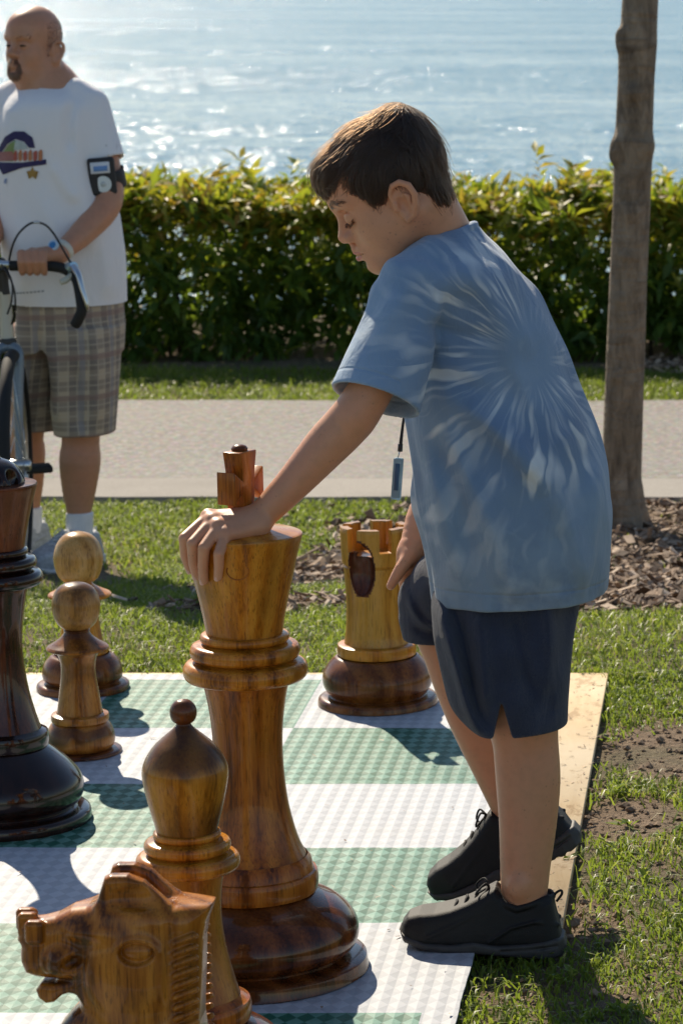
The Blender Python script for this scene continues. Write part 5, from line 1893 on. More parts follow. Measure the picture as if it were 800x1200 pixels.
# neck opening
TS.chain([b(514, 262, 0), b(500, 232, -.005)], [.050, .058], .006, 'sub')
nk0 = b(520, 273, 0); ring = []
nd = b(505, 240, 0) - b(522, 280, 0); nd /= np.linalg.norm(nd)
e1 = np.cross(nd, (0, 1, 0)); e1 /= np.linalg.norm(e1); e2 = np.cross(nd, e1)
for q in np.linspace(0, 2 * np.pi, 29):
    ring.append(nk0 - nd * .006 + e1 * .0515 * math.cos(q) + e2 * .056 * math.sin(q))
TS.chain(ring, [.0058] * 29, .006)
# hem and sleeve stitching
slo = np.array([b(362, 500, -.2)[0], YB - .36, zh - .03]); shi = np.array([b(730, 500, .2)[0], YB + .28, b(520, 235)[2]])
t_shirt = child("t_shirt", TS, slo, shi, .0036, shirt_mat, person, BO)

# --- shorts
N = NT("navy_twill")
co = N.coord()
f = N.noise(co, 22, 4); tw = N.math('SINE', N.math('MULTIPLY', N.noise(co, 500, 1), 30.0)); cr = N.noise(N.mapping(co, scale=(1, 1, .35)), 26, 4, .6, .6)
c = N.ramp(f, [(.3, (.011, .018, .044)), (.7, (.02, .032, .074))])
navy = N.done(N.bsdf(c, .75, N.bump(N.math('ADD', cr, N.math('MULTIPLY', tw, .04)), .8, .014), Sheen_Weight=.2))
PS = SDF()
Ln = SDF()
rows = [(600, 515, 690, .11, -.0), (660, 512, 690, .115, -.015), (700, 508, 681, .098, -.045), (735, 512, 675, .092, -.068), (770, 521, 671, .09, -.08), (800, 529, 669, .09, -.088), (830, 540, 668, .088, -.09), (862, 550, 667, .087, -.09), (900, 556, 667, .086, -.09)]
Ln.loft([b(600, y)[2] for y, *_ in rows], [b((l + r_) / 2, y)[0] for y, l, r_, *_ in rows], [YB + q[4] for q in rows], [(r_ - l) / 2 * mpp(b(600, y)) for y, l, r_, *_ in rows], [q[3] for q in rows], p=2.1, k=.01)
folds(Ln, [([(510, 700), (530, 760), (556, 830), (575, 862)], 0.0150, .012), ([(560, 715), (568, 770), (572, 830)], 0.0105, .013), ([(600, 715), (612, 770), (630, 830)], -0.0105, .016), ([(640, 700), (648, 760), (650, 830)], 0.0120, .014), ([(535, 720), (552, 790), (568, 850)], -0.0120, .010), ([(525, 735), (540, 770), (548, 800)], 0.0075, .01), ([(665, 705), (655, 770), (640, 845)], -0.0090, .012)], YB - .13, .12)
zhn = b(600, 851, -.09)
Ln.plane(zhn, np.array([.05, -.0, -1.0]), .004)
Ln.plane(b(572, 858, -.09), np.array([-.55, 0, -1.0]), .02)
Ln.loft([zhn[2] - .06, zhn[2] + .02, zhn[2] + .09], [b(608, 850)[0]] * 3, [YB - .09] * 3, [.069, .069, .058], [.074, .074, .055], k=.004, op='sub')
Ln.extrude([tuple(np.array(px(x, y, YB - .17))[[0, 2]]) for x, y in ((573, 885), (586.5, 824), (589, 826), (606, 885))], (0, YB - .14, 0), np.array([1., 0, 0]), np.array([0, 0, 1.]), .07, rad=.004, k=.004, op='sub')
Lf = SDF()
Lf.chain([b(590, 650, .07), b(530, 690, .10), b(506, 704, .11), b(504, 722, .11), b(516, 775, .11)], [.095, .074, .058, .054, .053], .03)
fd = b(516, 775, .11) - b(506, 704, .11); fd /= np.linalg.norm(fd)
folds(Lf, [([(500, 668), (520, 690), (545, 705)], .006, .01), ([(478, 700), (492, 725), (520, 738)], .007, .008), ([(484, 735), (500, 742), (516, 741)], -.004, .007)], YB + .06, .1)
Lf.plane(b(500, 749, .11), fd + np.array([-.12, 0, 0]), .004)
Lf.chain([b(512, 742, .11), b(520, 790, .11)], [.044, .0475], .004, 'sub')
PS.add(lambda P: Ln(P), (b(490, 600)[0], YB - .25, zhn[2] - .06), (b(700, 600)[0], YB + .2, b(600, 600)[2]), .01)
PS.add(lambda P: Lf(P), (b(450, 600)[0], YB - .06, b(500, 770)[2]), (b(650, 600)[0], YB + .25, b(600, 600)[2]), .02)
child("shorts", PS, np.array([b(450, 800)[0], YB - .32, zhn[2] - .06]), np.array([b(715, 700)[0], YB + .25, b(600, 640)[2]]), .0036, navy, person, BO)

# --- shoes
shoe_mesh = NT("shoe_knit")
co = shoe_mesh.coord()
vo = shoe_mesh.n("ShaderNodeTexVoronoi"); shoe_mesh.l(co, vo.inputs["Vector"]); vo.inputs["Scale"].default_value = 520
c = shoe_mesh.ramp(shoe_mesh.noise(co, 30, 4), [(.3, (.0035, .0035, .004)), (.7, (.008, .0075, .0075))])
shoe_black = shoe_mesh.done(shoe_mesh.bsdf(c, .7, shoe_mesh.bump(vo.outputs["Distance"], .3, .001)))
sole_mat = simple_mat("sole_rubber", (.04, .037, .036), .6, 60, .35, .3)
lace_mat = simple_mat("lace_cord", (.012, .012, .012), .8, 300, .3)
trim_mat = simple_mat("shoe_overlay", (.008, .008, .0085), .5, 80, .3)


def shoe(O, ex, ez, m, parent, origin, mats, h=.0024, width=.047, flat=0.0):
    """O: toe reference; local photo-pixel layout of the near shoe (469..660, 1040..1115)"""
    O = np.array(O); ex = np.array(ex, float); ez = np.array(ez, float); ey = np.cross(ex, ez)
    def q(x, y): return ((x - 469) * m, (1092 - y) * m)
    def W(x, y, w_): a, b_ = q(x, y); return O + a * ex + b_ * ez + w_ * ey
    def hwf(scale):
        def f(u, v):
            x = 469 + u / m; y = 1092 - v / m
            w_ = np.interp(x, [468, 476, 500, 530, 570, 610, 640, 655, 662], [.45, .72, .95, 1.0, .92, .84, .84, .72, .45])
            top = np.clip((1086 - y) / 45, 0, 1)
            return (width * scale * w_ * (1 - .17 * top)).astype(np.float32)
        return f
    up = [(471, 1094), (472, 1080), (479, 1071), (492, 1066.5), (510, 1064.5), (528, 1060), (548, 1052), (566, 1042), (580, 1034), (586, 1041), (594, 1051), (605, 1055.5), (615, 1053), (625, 1047), (638, 1044.5), (647, 1047), (650, 1062), (655, 1080), (659, 1098), (658, 1103), (475, 1103)]
    U = SDF()
    U.extrude([q(*p) for p in up], O, ex, ez, hwf(1.0), rad=.016, k=.004)
    # opening for the foot
    U.chain([W(613, 1000, 0), W(613, 1052, 0), W(608, 1062, 0)], [.034, .029, .022], .004, 'sub')
    # padded collar, overlays and toe cap seam
    for s in (-1, 1):
        U.chain([W(581, 1037, s * .014), W(587, 1047, s * .026), W(594, 1052, s * .032), (W(606, 1056, s * .034)), W(618, 1052.5, s * .0335), W(629, 1049, s * .029), W(642, 1045, s * .018), W(647, 1046, s * .004)], [.004, .0045, .005, .0055, .0055, .0055, .005, .0045], .004)
        U.chain([W(505, 1090, s * width * .96), W(535, 1075, s * width * .93), W(560, 1062, s * width * .78), W(577, 1046, s * width * .55)], [.0022] * 4, .005)
        U.chain([W(575, 1095, s * width * .93), W(600, 1078, s * width * .86), W(628, 1070, s * width * .83), W(655, 1076, s * width * .5)], [.0022] * 4, .005)
    pts = np.array([W(x, y, w_) for x in (460, 670) for y in (1025, 1125) for w_ in (-.065, .065)])
    lo, hi = pts.min(0), pts.max(0)
    o = child("shoe", U, lo, hi, h, mats[0], parent, origin)
    sol = [(468, 1086), (472, 1090), (500, 1098), (530, 1099), (556, 1095), (584, 1100), (620, 1097), (652, 1090), (661, 1092), (664, 1102), (660, 1113), (640, 1117), (600, 1114), (560, 1110), (520, 1109), (490, 1106), (474, 1099)]
    Z = SDF()
    Z.extrude([q(*p) for p in sol], O, ex, ez, hwf(1.09), rad=.008, k=.004)
    for x in range(486, 660, 13):
        Z.cap(W(x, 1117, -.07), W(x, 1117, .07), .0042, .0042, .003, 'sub')
    for s in (-1, 1):
        Z.chain([W(590, 1106, s * width * .95), W(625, 1103, s * width * .93), W(655, 1099, s * width * .8)], [.0018] * 3, .003, 'sub')
    child("sole", Z, lo, hi, h, mats[1], o, origin)
    # laces
    ls = []
    for k in range(4):
        x = 533 + k * 12; y = 1058.5 - k * 6.2
        ls.append(tube([W(x, y + 6, -.024), W(x + 1, y - 1.5, -.012), W(x + 2, y - 2.4, .0), W(x + 1, y - 1.5, .012), W(x, y + 6, .024)], .0024, 8, 3))
    ls.append(tube([W(572, 1037, 0), W(566, 1030, -.014), W(556, 1040, -.026), W(560, 1047, -.02), W(571, 1038, 0)], .0018, 8, 4))
    ls.append(tube([W(572, 1037, 0), W(568, 1031, .014), W(558, 1041, .026), W(571, 1038, 0)], .0018, 8, 4))
    V, F = merge(ls)
    link("lace", mesh_np("lace", V - np.array(origin), F), mats[2], o)
    V, Q, T = tube([W(645, 1052, 0), W(650, 1043, 0), W(656, 1039.5, 0), W(657, 1044, 0), W(651, 1053, 0)], .0022, 8, 4)
    link("heel_loop", mesh_np("heel_loop", V - np.array(origin), [Q, T]), mats[2], o)
    return o


sm = mpp(b(560, 1090, -.1))
shoe(b(469, 1092, -.1) + np.array([0, 0, .004]), (math.cos(math.radians(1.5)), 0, -math.sin(math.radians(1.5))), (math.sin(math.radians(1.5)), 0, math.cos(math.radians(1.5))), sm, person, BO, (shoe_black, sole_mat, lace_mat))
a = math.radians(26)
shoe(b(503, 1045, .12), (math.cos(a), 0, math.sin(a)), (-math.sin(a), 0, math.cos(a)), sm * 1.03, person, BO, (shoe_black, sole_mat, lace_mat))

# --- lanyard with a little clear tag, hanging from the neck
lan = thing("lanyard", b(467, 540, .02), "black lanyard cord with small clear blue plastic fob hanging from the boy's neck", "lanyard")
LO = b(467, 540, .02)
V, Q, T = tube([b(476, 440, .02), b(474, 480, .02), b(471.5, 500, .02), b(469, 522, .02)], [.0022, .0022, .0024, .003], 8, 3)
link("strap", mesh_np("strap", V - LO, [Q, T]), simple_mat("black_webbing", (.012, .012, .014), .7), lan)
V, Q, T = tube([b(469, 520, .02), b(468.5, 529, .02)], .0042, 10)
link("clasp", mesh_np("clasp", V - LO, [Q, T]), simple_mat("black_plastic", (.012, .012, .013), .35), lan)
V, Q, T = tube([b(468.3, 528, .02), b(467, 532, .017), b(466, 536, .02), b(467.3, 532, .023), b(468.3, 528, .02)], .0009, 8, 4)
link("split_ring", mesh_np("split_ring", V - LO, [Q, T]), simple_mat("bright_steel", (.6, .6, .6), .25, Metallic=1.0), lan)
Rf = np.array(Matrix.Rotation(math.radians(5), 3, 'Y'))
me = bevel_mesh(mesh_np("fob", *box((0, 0, 0), (.0165, .012, .070), Rf), False), .003, 3)
o = link("fob", me, simple_mat("clear_blue_plastic", (.28, .42, .52), .12, Transmission_Weight=.45, IOR=1.4), lan, b(465.3, 561, .02) - LO)
me = bevel_mesh(mesh_np("insert", *box((0, 0, 0), (.008, .002, .045), Rf), False), .0008, 1)
link("insert", me, simple_mat("dark_blue_insert", (.03, .08, .16), .4), o, (0.0, -.0072, .004))

# ------------------------------------------------------------------ THE MAN
YM = 9.35
def g(x, y, dy=0.0): return np.array(px(x, y, YM + dy))


MP = mpp(g(80, 300))
MO = np.array(g(80, 640)); MO[2] = float(terrain_z(MO[0], YM))
man_skin = skin("man_skin", (.50, .25, .15), (.55, .235, .14))
S = SDF()
phi = math.radians(60)
mf = np.array([-math.cos(phi), -math.sin(phi), .02])
MC = g(42, 46); MHM = MP * .51
H, MR = build_head(S, MC, mf, (0, 0, 1), MHM, adult=True)
HMAN = H
S.chain([H(-20, -45, 0), g(57, 112, .03)], [.045, .056], .02)
S.chain([g(58, 112, .02), g(64, 180, .0), g(76, 340, 0)], [.10, .13, .13], .05)
# near (left) arm to the handlebar
S.chain([g(58, 118, 0), g(108, 128, .0), g(123, 185, -.03), g(127, 236, -.08), g(98, 272, -.17), g(70, 297, -.26)], [.045, .035, .042, .043, .038, .026], .02, n=5)
GY = YM - .30            # handlebar grip line
def gb(x, y, dy=0.0): return np.array(px(x, y, GY + dy))


S.chain([g(70, 297, -.26), gb(48, 300, .0)], [.027, .026], .02)
for q in range(4):
    x = 52 - q * 8.6
    finger(S, [gb(x, 298, .02), gb(x - 1, 297, -.022), gb(x - 1, 307, -.036), gb(x, 317, -.024), gb(x + .5, 320, -.004)], [.0135, .0125, .0115, .0105, .009], .004)
finger(S, [gb(50, 297, .0), gb(38, 294, .012), gb(30, 299, .022)], [.013, .011, .009], .006)
# far (right) arm, outside the picture edge
S.chain([g(58, 118, .02), g(8, 126, .04), g(-6, 190, .02), g(-4, 250, -.03), g(-18, 300, -.2)], [.045, .035, .042, .042, .026], .02, n=4)
S.chain([g(-18, 300, -.2), gb(-34, 306, 0)], [.026, .026], .02)
for q in range(4):
    x = -30 - q * 8.0
    finger(S, [gb(x, 304, .02), gb(x - 1, 303, -.022), gb(x - 1, 312, -.036), gb(x, 322, -.022)], [.0135, .0125, .0115, .0105], .004)
# legs
S.chain([g(95, 400, -.03), g(95, 505, -.03), g(94, 540, -.03), g(93, 572, -.03), g(93, 600, -.035), g(94, 632, -.04)], [.09, .058, .0625, .052, .038, .038], .02, n=4)
S.chain([g(45, 400, .06), g(33, 500, .1), g(32, 530, .12), g(33, 565, .14), g(34, 590, .15), g(34, 618, .15)], [.09, .052, .056, .048, .036, .036], .02, n=4)
man_S = S
man = link("person", S.build("person", np.array([g(-80, 600)[0], YM - .45, MO[2] - .02]), np.array([g(160, 300)[0], YM + .4, g(40, 0)[2]]), .0058, origin=MO), man_skin, loc=MO)
tag(man, "bald man with goatee in white print shirt and plaid shorts standing behind a bicycle", "person")

# goatee
def goatee():
    r = np.random.default_rng(4)
    hm = hair_mat("goatee_strands", (.07, .04, .024))
    n = 800
    a_, b_, c_ = [], [], []
    while len(a_) < n:
        z = r.uniform(-24, 24); y = r.uniform(-92, -42)
        d = math.hypot(z / 21, (y + 66) / 25)
        if d > 1 or (abs(z) < 12 and -62 < y < -53): continue
        if y > -72 and d < .62 and y < -48 and abs(z) < 11: continue
        a_.append(76 - .012 * z * z); b_.append(y); c_.append(z)
    P = np.array([HMAN(*q) for q in zip(a_, b_, c_)])
    for _ in range(8):
        dd, nn = man_S.grad(P, .001); P = P - dd[:, None] * nn
    jd = r.normal(0, .25, (n, 3)) - MR[:, 2] * 1.0
    def st(p, i):
        p2 = p + jd * .0042
        dd, nn = man_S.grad(p2, .001)
        return p2 - nn * (dd - .0012 * i)[:, None]
    strands("goatee", P, st, 4, .0009, .0004, hm, man, MO)
    n = 260
    t = r.uniform(0, 1, n); s = np.where(r.uniform(0, 1, n) < .5, 1, -1)
    P = np.array([HMAN(np.interp(q, [0, .6, 1], [72, 66, 57]), np.interp(q, [0, .5, 1], [3, 8, 4]) + r.normal(0, 1.4), sg * np.interp(q, [0, 1], [8, 35])) for q, sg in zip(t, s)])
    for _ in range(8):
        dd, nn = man_S.grad(P, .001); P = P - dd[:, None] * nn
    dl = np.array([MR[:, 0] * -.5 + MR[:, 1] * sg * .8 + MR[:, 2] * .1 for sg in s])
    strands("eyebrow", P, lambda p, i: p + dl * .003, 3, .0007, .0003, hm, man, MO)
    # dark eyes
    for s_ in (-1, 1):
        bmx = bmesh.new(); bmesh.ops.create_uvsphere(bmx, u_segments=20, v_segments=12, radius=1.0)
        me = bm_mesh("eye", bmx, True)
        o = link("eye", me, simple_mat("dark_eye", (.03, .02, .015), .2), man)
        o.matrix_local = Matrix.Translation(Vector(HMAN(59.5, -14.5, s_ * 20.5) - MO)) @ Matrix(np.vstack([np.hstack([MR, np.zeros((3, 1))]), [0, 0, 0, 1]]).tolist()) @ Matrix.Diagonal((.0135, .014, .0052, 1.0))
    # cropped hair at the sides and back
    n = 5000
    d = r.normal(0, 1, (n * 3, 3)); d /= np.linalg.norm(d, axis=1, keepdims=True)
    P = np.array(MC) + MHM * ((d * np.array([70, 54, 60])) @ MR.T)
    for _ in range(6):
        dd, nn = man_S.grad(P, .001); P = P - dd[:, None] * nn
    q = ((P - MC) @ MR) / MHM
    ok = (q[:, 0] < 16) & (q[:, 2] > -38) & (q[:, 2] < 40 - .35 * q[:, 0]) & (np.abs(q[:, 1]) < 54)
    P = P[ok]
    dr = r.normal(0, .3, (len(P), 3)) - MR[:, 2]
    dd, nn0 = man_S.grad(P, .001)
    strands("cropped_hair", P, lambda p, i: p + dr * .0012 + nn0 * .0008, 3, .0004, .0002, hair_mat("cropped_hair_strands", (.05, .034, .025)), man, MO)


goatee()

# --- white t-shirt
white_cloth = NT("white_cotton")
co = white_cloth.coord()
cr = white_cloth.noise(white_cloth.mapping(co, scale=(1, 1, .5)), 16, 4, .55, .6)
white_tee = white_cloth.done(white_cloth.bsdf((.80, .80, .82), .9, white_cloth.bump(cr, .4, .012)))
MT = SDF()
rows = [(98, 32, 70, .07, .01), (108, 18, 95, .115, .01), (120, 6, 112, .15, .01), (150, 0, 118, .155, 0), (200, -2, 126, .155, 0), (250, 0, 139, .16, 0), (300, 4, 146, .165, 0), (355, 14, 148, .165, 0), (400, 18, 148, .165, 0)]
MT.loft([g(70, y)[2] for y, *_ in rows], [g((l + r_) / 2, y)[0] for y, l, r_, *_ in rows], [YM + q[4] for q in rows], [(r_ - l) / 2 * MP for y, l, r_, *_ in rows], [q[3] for q in rows], p=2.2, k=.01)
A, B_ = g(104, 126, .0), g(124, 189, -.03); dsl = (B_ - A) / np.linalg.norm(B_ - A)
CALM.append((B_, .07)); CALM.append((g(-6, 192, .02), .07))
Ms = SDF()
Ms.chain([g(85, 116, .0), A, (A + B_) / 2, B_ + dsl * .05], [.065, .064, .060, .058], .02)
Ms.plane(B_, dsl, .004)
Ms.chain([A + (B_ - A) * .7, B_ + dsl * .1], [.049, .0525], .006, 'sub')
MT.add(lambda P: Ms(P), np.minimum(A, B_) - .12, np.maximum(A, B_) + .12, .03)
A2, B2 = g(6, 126, .03), g(-6, 192, .02); d2 = (B2 - A2) / np.linalg.norm(B2 - A2)
Ms2 = SDF(); Ms2.chain([g(25, 116, .02), A2, B2 + d2 * .05], [.065, .064, .058], .02); Ms2.plane(B2, d2, .004)
MT.add(lambda P: Ms2(P), np.minimum(A2, B2) - .12, np.maximum(A2, B2) + .12, .03)
folds(MT, [([(88, 118), (86, 150), (90, 178)], -.012, .014), ([(95, 190), (108, 240), (118, 300)], .010, .03), ([(60, 230), (80, 290), (90, 345)], .009, .03), ([(30, 250), (34, 300), (40, 345)], .008, .03), ([(20, 120), (16, 150), (24, 180)], .01, .025), ([(125, 260), (130, 310), (132, 350)], .008, .022), ([(70, 190), (84, 215), (100, 235)], .008, .02)], YM - .06, .12)
MT.add(wrinkle, (-9, -9, -9), (9, 9, 9), .001, 'disp')
zmh = g(80, 343)[2]
MT.plane((0, 0, zmh), (0.04, 0, -1), .004)
MT.chain([H(-10, -60, 0), H(2, -98, 0) * 1.0], [.052, .058], .006, 'sub')
mring = []
c0 = H(-12, -92, 0)
for q in np.linspace(0, 2 * np.pi, 25):
    mring.append(c0 + MR[:, 0] * .060 * math.cos(q) + MR[:, 1] * .064 * math.sin(q) - np.array([0, 0, .022]) * math.cos(q))
MT.chain(mring, [.009] * 25, .01)
tee = child("t_shirt", MT, np.array([g(-45, 300)[0], YM - .34, zmh - .03]), np.array([g(160, 300)[0], YM + .3, g(50, 75)[2]]), .0068, white_tee, man, MO)


def decal(name, poly, S_, Y0, mat, parent, origin, off=.0025, n=26):
    """printed patch: polygon in photo pixels, laid on the near face of a garment"""
    P2 = [np.array(px(x, y, Y0)) for x, y in poly]
    bmx = bmesh.new()
    vs = [bmx.verts.new((p[0], Y0, p[2])) for p in P2]
    f = bmx.faces.new(vs)
    bmesh.ops.triangulate(bmx, faces=[f])
    for _ in range(3):
        bmesh.ops.subdivide_edges(bmx, edges=bmx.edges, cuts=1)
        bmesh.ops.triangulate(bmx, faces=bmx.faces)
    bmx.normal_update()
    V = np.array([v.co for v in bmx.verts])
    y = np.full(len(V), Y0 - .35)
    for _ in range(60):
        q = V.copy(); q[:, 1] = y
        d = S_(q)
        y = y + np.clip(d, -.02, .02) * .8
    for v, yy in zip(bmx.verts, y): v.co.y = yy - off
    for v in bmx.verts: v.co -= Vector(origin)
    me = bm_mesh(name, bmx, True)
    return link(name, me, mat, parent)


pr = lambda n, c: simple_mat(n, c, .85, 120, .15)
navy_p = pr("print_navy", (.035, .03, .10))
arc = [(4, 187), (3, 178), (10, 168), (18, 158), (30, 151), (42, 151), (52, 158), (55, 170), (48, 170), (42, 163), (32, 160), (22, 166), (12, 176), (9, 187)]
decal("print_arch", arc, MT, YM, navy_p, tee, MO)
decal("print_arch", [(2, 188), (40, 187), (68, 183), (68, 189), (40, 193), (27, 193), (14, 202), (9, 195)], MT, YM, navy_p, tee, MO)
decal("print_panel", [(14, 176), (24, 166), (32, 161), (30, 174), (28, 186), (12, 186)], MT, YM, pr("print_green", (.22, .32, .14)), tee, MO, .003)
decal("print_panel", [(32, 161), (41, 164), (47, 171), (30, 173)], MT, YM, pr("print_pale", (.42, .5, .5)), tee, MO, .003)
for k in range(6):      # band of unreadable fat lettering
    x = 29 + k * 6.0; w_ = 4.6
    decal("print_lettering", [(x, 177 - k * .5), (x + w_ * .6, 173 - (k % 2) * 1.5), (x + w_, 175 - k * .3), (x + w_, 184 - k * .2), (x + w_ * .4, 186 - k * .2), (x, 184)], MT, YM, pr("print_red", ((.42, .11, .08), (.48, .2, .1))[k % 2]), tee, MO, .0035)
decal("print_band", [(8, 176), (28, 174), (30, 185), (5, 187)], MT, YM, pr("print_rose", (.36, .16, .15)), tee, MO, .0035)
decal("print_star", [(52, 191), (54, 196), (59, 197), (55, 200), (56, 206), (52, 203), (48, 206), (49, 200), (45, 197), (50, 196)], MT, YM, pr("print_gold", (.36, .22, .06)), tee, MO, .0035)
decal("print_mark", [(16, 207), (20, 206), (19, 212), (15, 212)], MT, YM, pr("print_blue", (.25, .32, .5)), tee, MO, .003)
for k in range(9):      # faint line of small print above the hem
    x = 26 + k * 4.6
    decal("print_caption", [(x, 338 - k * .5), (x + 3.2, 337.6 - k * .5), (x + 3.2, 339.6 - k * .5), (x, 340 - k * .5)], MT, YM, pr("print_grey", (.35, .36, .40)), tee, MO, .003)

# --- plaid shorts
N = NT("plaid_cotton")
co = N.coord()
sp = N.n("ShaderNodeSeparateXYZ"); N.l(co, sp.inputs[0])
def stripes(v, per, off, w_):
    f = N.math('FRACT', N.math('ADD', N.math('DIVIDE', v, per), off))
    return N.math('LESS_THAN', N.math('ABSOLUTE', N.math('SUBTRACT', f, .5)), w_)
xx = N.math('ADD', sp.outputs[0], N.math('MULTIPLY', sp.outputs[1], .7)); zz = N.math('ADD', sp.outputs[2], N.math('MULTIPLY', sp.outputs[0], -.05))
c = (.47, .385, .285)
c = N.mix(N.math('MULTIPLY', stripes(xx, .062, .1, .24), .55), c, (.15, .13, .125)); c = N.mix(N.math('MULTIPLY', stripes(zz, .062, .3, .24), .5), c, (.15, .13, .125))
c = N.mix(N.math('MULTIPLY', stripes(xx, .031, .3, .08), .6), c, (.48, .42, .33)); c = N.mix(N.math('MULTIPLY', stripes(zz, .031, .1, .08), .55), c, (.48, .42, .33))
c = N.mix(N.math('MULTIPLY', stripes(xx, .124, .6, .07), .6), c, (.24, .24, .27)); c = N.mix(N.math('MULTIPLY', stripes(zz, .124, .2, .07), .6), c, (.22, .13, .12))
plaid = N.done(N.bsdf(c, .9, N.bump(N.noise(N.mapping(co, scale=(1, 1, .4)), 14, 4), .4, .012)))
MS = SDF()
rows = [(330, 24, 142, .15, 0), (380, 20, 146, .155, 0), (410, 22, 145, .15, .0)]
MS.loft([g(70, y)[2] for y, *_ in rows], [g((l + r_) / 2, y)[0] for y, l, r_, *_ in rows], [YM + q[4] for q in rows], [(r_ - l) / 2 * MP for y, l, r_, *_ in rows], [q[3] for q in rows], k=.01)
L1, L2 = SDF(), SDF()
rows = [(380, 50, 145, .14, -.02), (420, 56, 143, .135, -.03), (460, 61, 140, .125, -.03), (508, 67, 137, .115, -.03), (540, 68, 136, .115, -.03)]
L1.loft([g(70, y)[2] for y, *_ in rows], [g((l + r_) / 2, y)[0] for y, l, r_, *_ in rows], [YM + q[4] for q in rows], [(r_ - l) / 2 * MP for y, l, r_, *_ in rows], [q[3] for q in rows], p=2.1, k=.01)
L1.plane(g(100, 507, -.03), (.03, 0, -1), .004)
rows = [(380, 18, 90, .14, .03), (420, 15, 74, .135, .06), (460, 11, 68, .125, .09), (502, 7, 66, .115, .11), (540, 7, 65, .115, .11)]
L2.loft([g(70, y)[2] for y, *_ in rows], [g((l + r_) / 2, y)[0] for y, l, r_, *_ in rows], [YM + q[4] for q in rows], [(r_ - l) / 2 * MP for y, l, r_, *_ in rows], [q[3] for q in rows], p=2.1, k=.01)
L2.plane(g(40, 501, .11), (-.03, 0, -1), .004)
zl = g(70, 512)[2]
MS.add(lambda P: L1(P), (g(40, 500)[0], YM - .2, zl - .06), (g(155, 500)[0], YM + .2, g(70, 375)[2]), .012)
MS.add(lambda P: L2(P), (g(0, 500)[0], YM - .15, zl - .06), (g(100, 500)[0], YM + .3, g(70, 375)[2]), .012)
folds(MS, [([(72, 400), (76, 450), (80, 500)], .010, .022), ([(120, 380), (126, 440), (122, 500)], .012, .022), ([(52, 372), (60, 420), (64, 470)], -.012, .015), ([(98, 420), (102, 470), (104, 500)], -.010, .02), ([(30, 390), (34, 440), (36, 490)], .01, .02)], YM - .02, .12)
child("shorts", MS, np.array([g(-5, 500)[0], YM - .22, zl - .04]), np.array([g(160, 400)[0], YM + .3, g(70, 335)[2]]), .0068, plaid, man, MO)

# --- socks and running shoes
sock_mat = simple_mat("white_sock", (.78, .78, .80), .9, 60, .06)
for (x, dy, y0, y1, nm) in ((93.5, -.037, 598, 636, "sock"), (34, .15, 592, 622, "sock")):
    Sk = SDF(); Sk.chain([g(x, y0, dy), g(x, (y0 + y1) / 2, dy), g(x, y1, dy)], [.0415, .041, .042], .01)
    Sk.plane(g(x, y0 + 2, dy), (0, 0, 1), .004)
    child("sock", Sk, g(x, y1, dy) - .1, g(x, y0, dy) + .1, .006, sock_mat, man, MO)
shoe_grey = simple_mat("running_shoe_mesh", (.42, .44, .46), .7, 90, .3, .3)
sole_w = simple_mat("running_shoe_sole", (.62, .62, .62), .6, 30, .1)
lace_w = simple_mat("white_lace", (.7, .7, .7), .8)
th = math.radians(58)
fx = np.array([math.cos(th), math.sin(th), 0.0])       # toe-to-heel direction
for (x, dy) in ((94, -.04), (34, .15)):
    an = g(x, 600, dy); zg = float(terrain_z(an[0], an[1]))
    mm = .30 / 194
    toe = np.array([an[0], an[1], zg + .030]) - fx * (144 * mm)
    so = shoe(toe, fx, (0, 0, 1), mm, man, MO, (shoe_grey, sole_w, lace_w), h=.0055, width=.052)

# --- armband with music player, and a wristwatch
AB = g(120, 207, -.10)
ab = thing("armband_player", AB, "black sports armband with white music player on the bald man's upper arm", "armband")
blk = simple_mat("black_neoprene", (.012, .012, .014), .55, 90, .2)
Rb = np.array(Matrix.Rotation(math.radians(-4), 3, 'Y') @ Matrix.Rotation(math.radians(6), 3, 'Z'))
St = SDF()
St.rbox((0, 0, 0), (15.5 * MP, .011, 22 * MP), R=Rb, rad=.01, k=.01)
cs = child("case", St, np.array([-.06, -.04, -.08]), np.array([.06, .04, .08]), .0026, blk, ab, (0, 0, 0))
V, F = lathe([(1.0, -1), (1.03, -.9), (1.03, .9), (1.0, 1)], 48)
bandm = mesh_np("strap", V * np.array([.0555, .0555, 11 * MP]), F, True)
o = link("strap", bandm, blk, ab, tuple(g(125, 209, -.045) - AB)); o.rotation_euler = (math.radians(12), math.radians(-6), 0)
def face_plate(nm, x, y, w_, h_, c, rgh=.3, yo=-.0118):
    me = bevel_mesh(mesh_np(nm, *box((0, 0, 0), (w_ * MP, .0016, h_ * MP), Rb), False), .0006, 1)
    return link(nm, me, simple_mat(nm + "_face", c, rgh), cs, tuple(Rb @ np.array([x * MP, yo, y * MP])))
face_plate("screen", -1, 10.5, 22, 13, (.62, .66, .72))
face_plate("display", -.5, 9.5, 16, 6, (.10, .25, .55), .3, -.0125)
me = lathe_mesh("click_wheel", [(0, .0016), (.5, .0016), (1.0, .0013), (1.0, 0)], 40)
o = link("click_wheel", me, simple_mat("wheel_white", (.66, .72, .72), .35), cs, tuple(Rb @ np.array([1 * MP, -.0112, -8.5 * MP])))
o.scale = (9.3 * MP, 9.3 * MP, 1); o.rotation_euler = (math.radians(90), 0, 0)
o2 = link("centre_button", lathe_mesh("centre_button", [(0, .0008), (.95, .0008), (1, 0)], 24), simple_mat("button_grey", (.5, .55, .55), .4), o, (0, 0, .0016)); o2.scale = (.36, .36, 1)

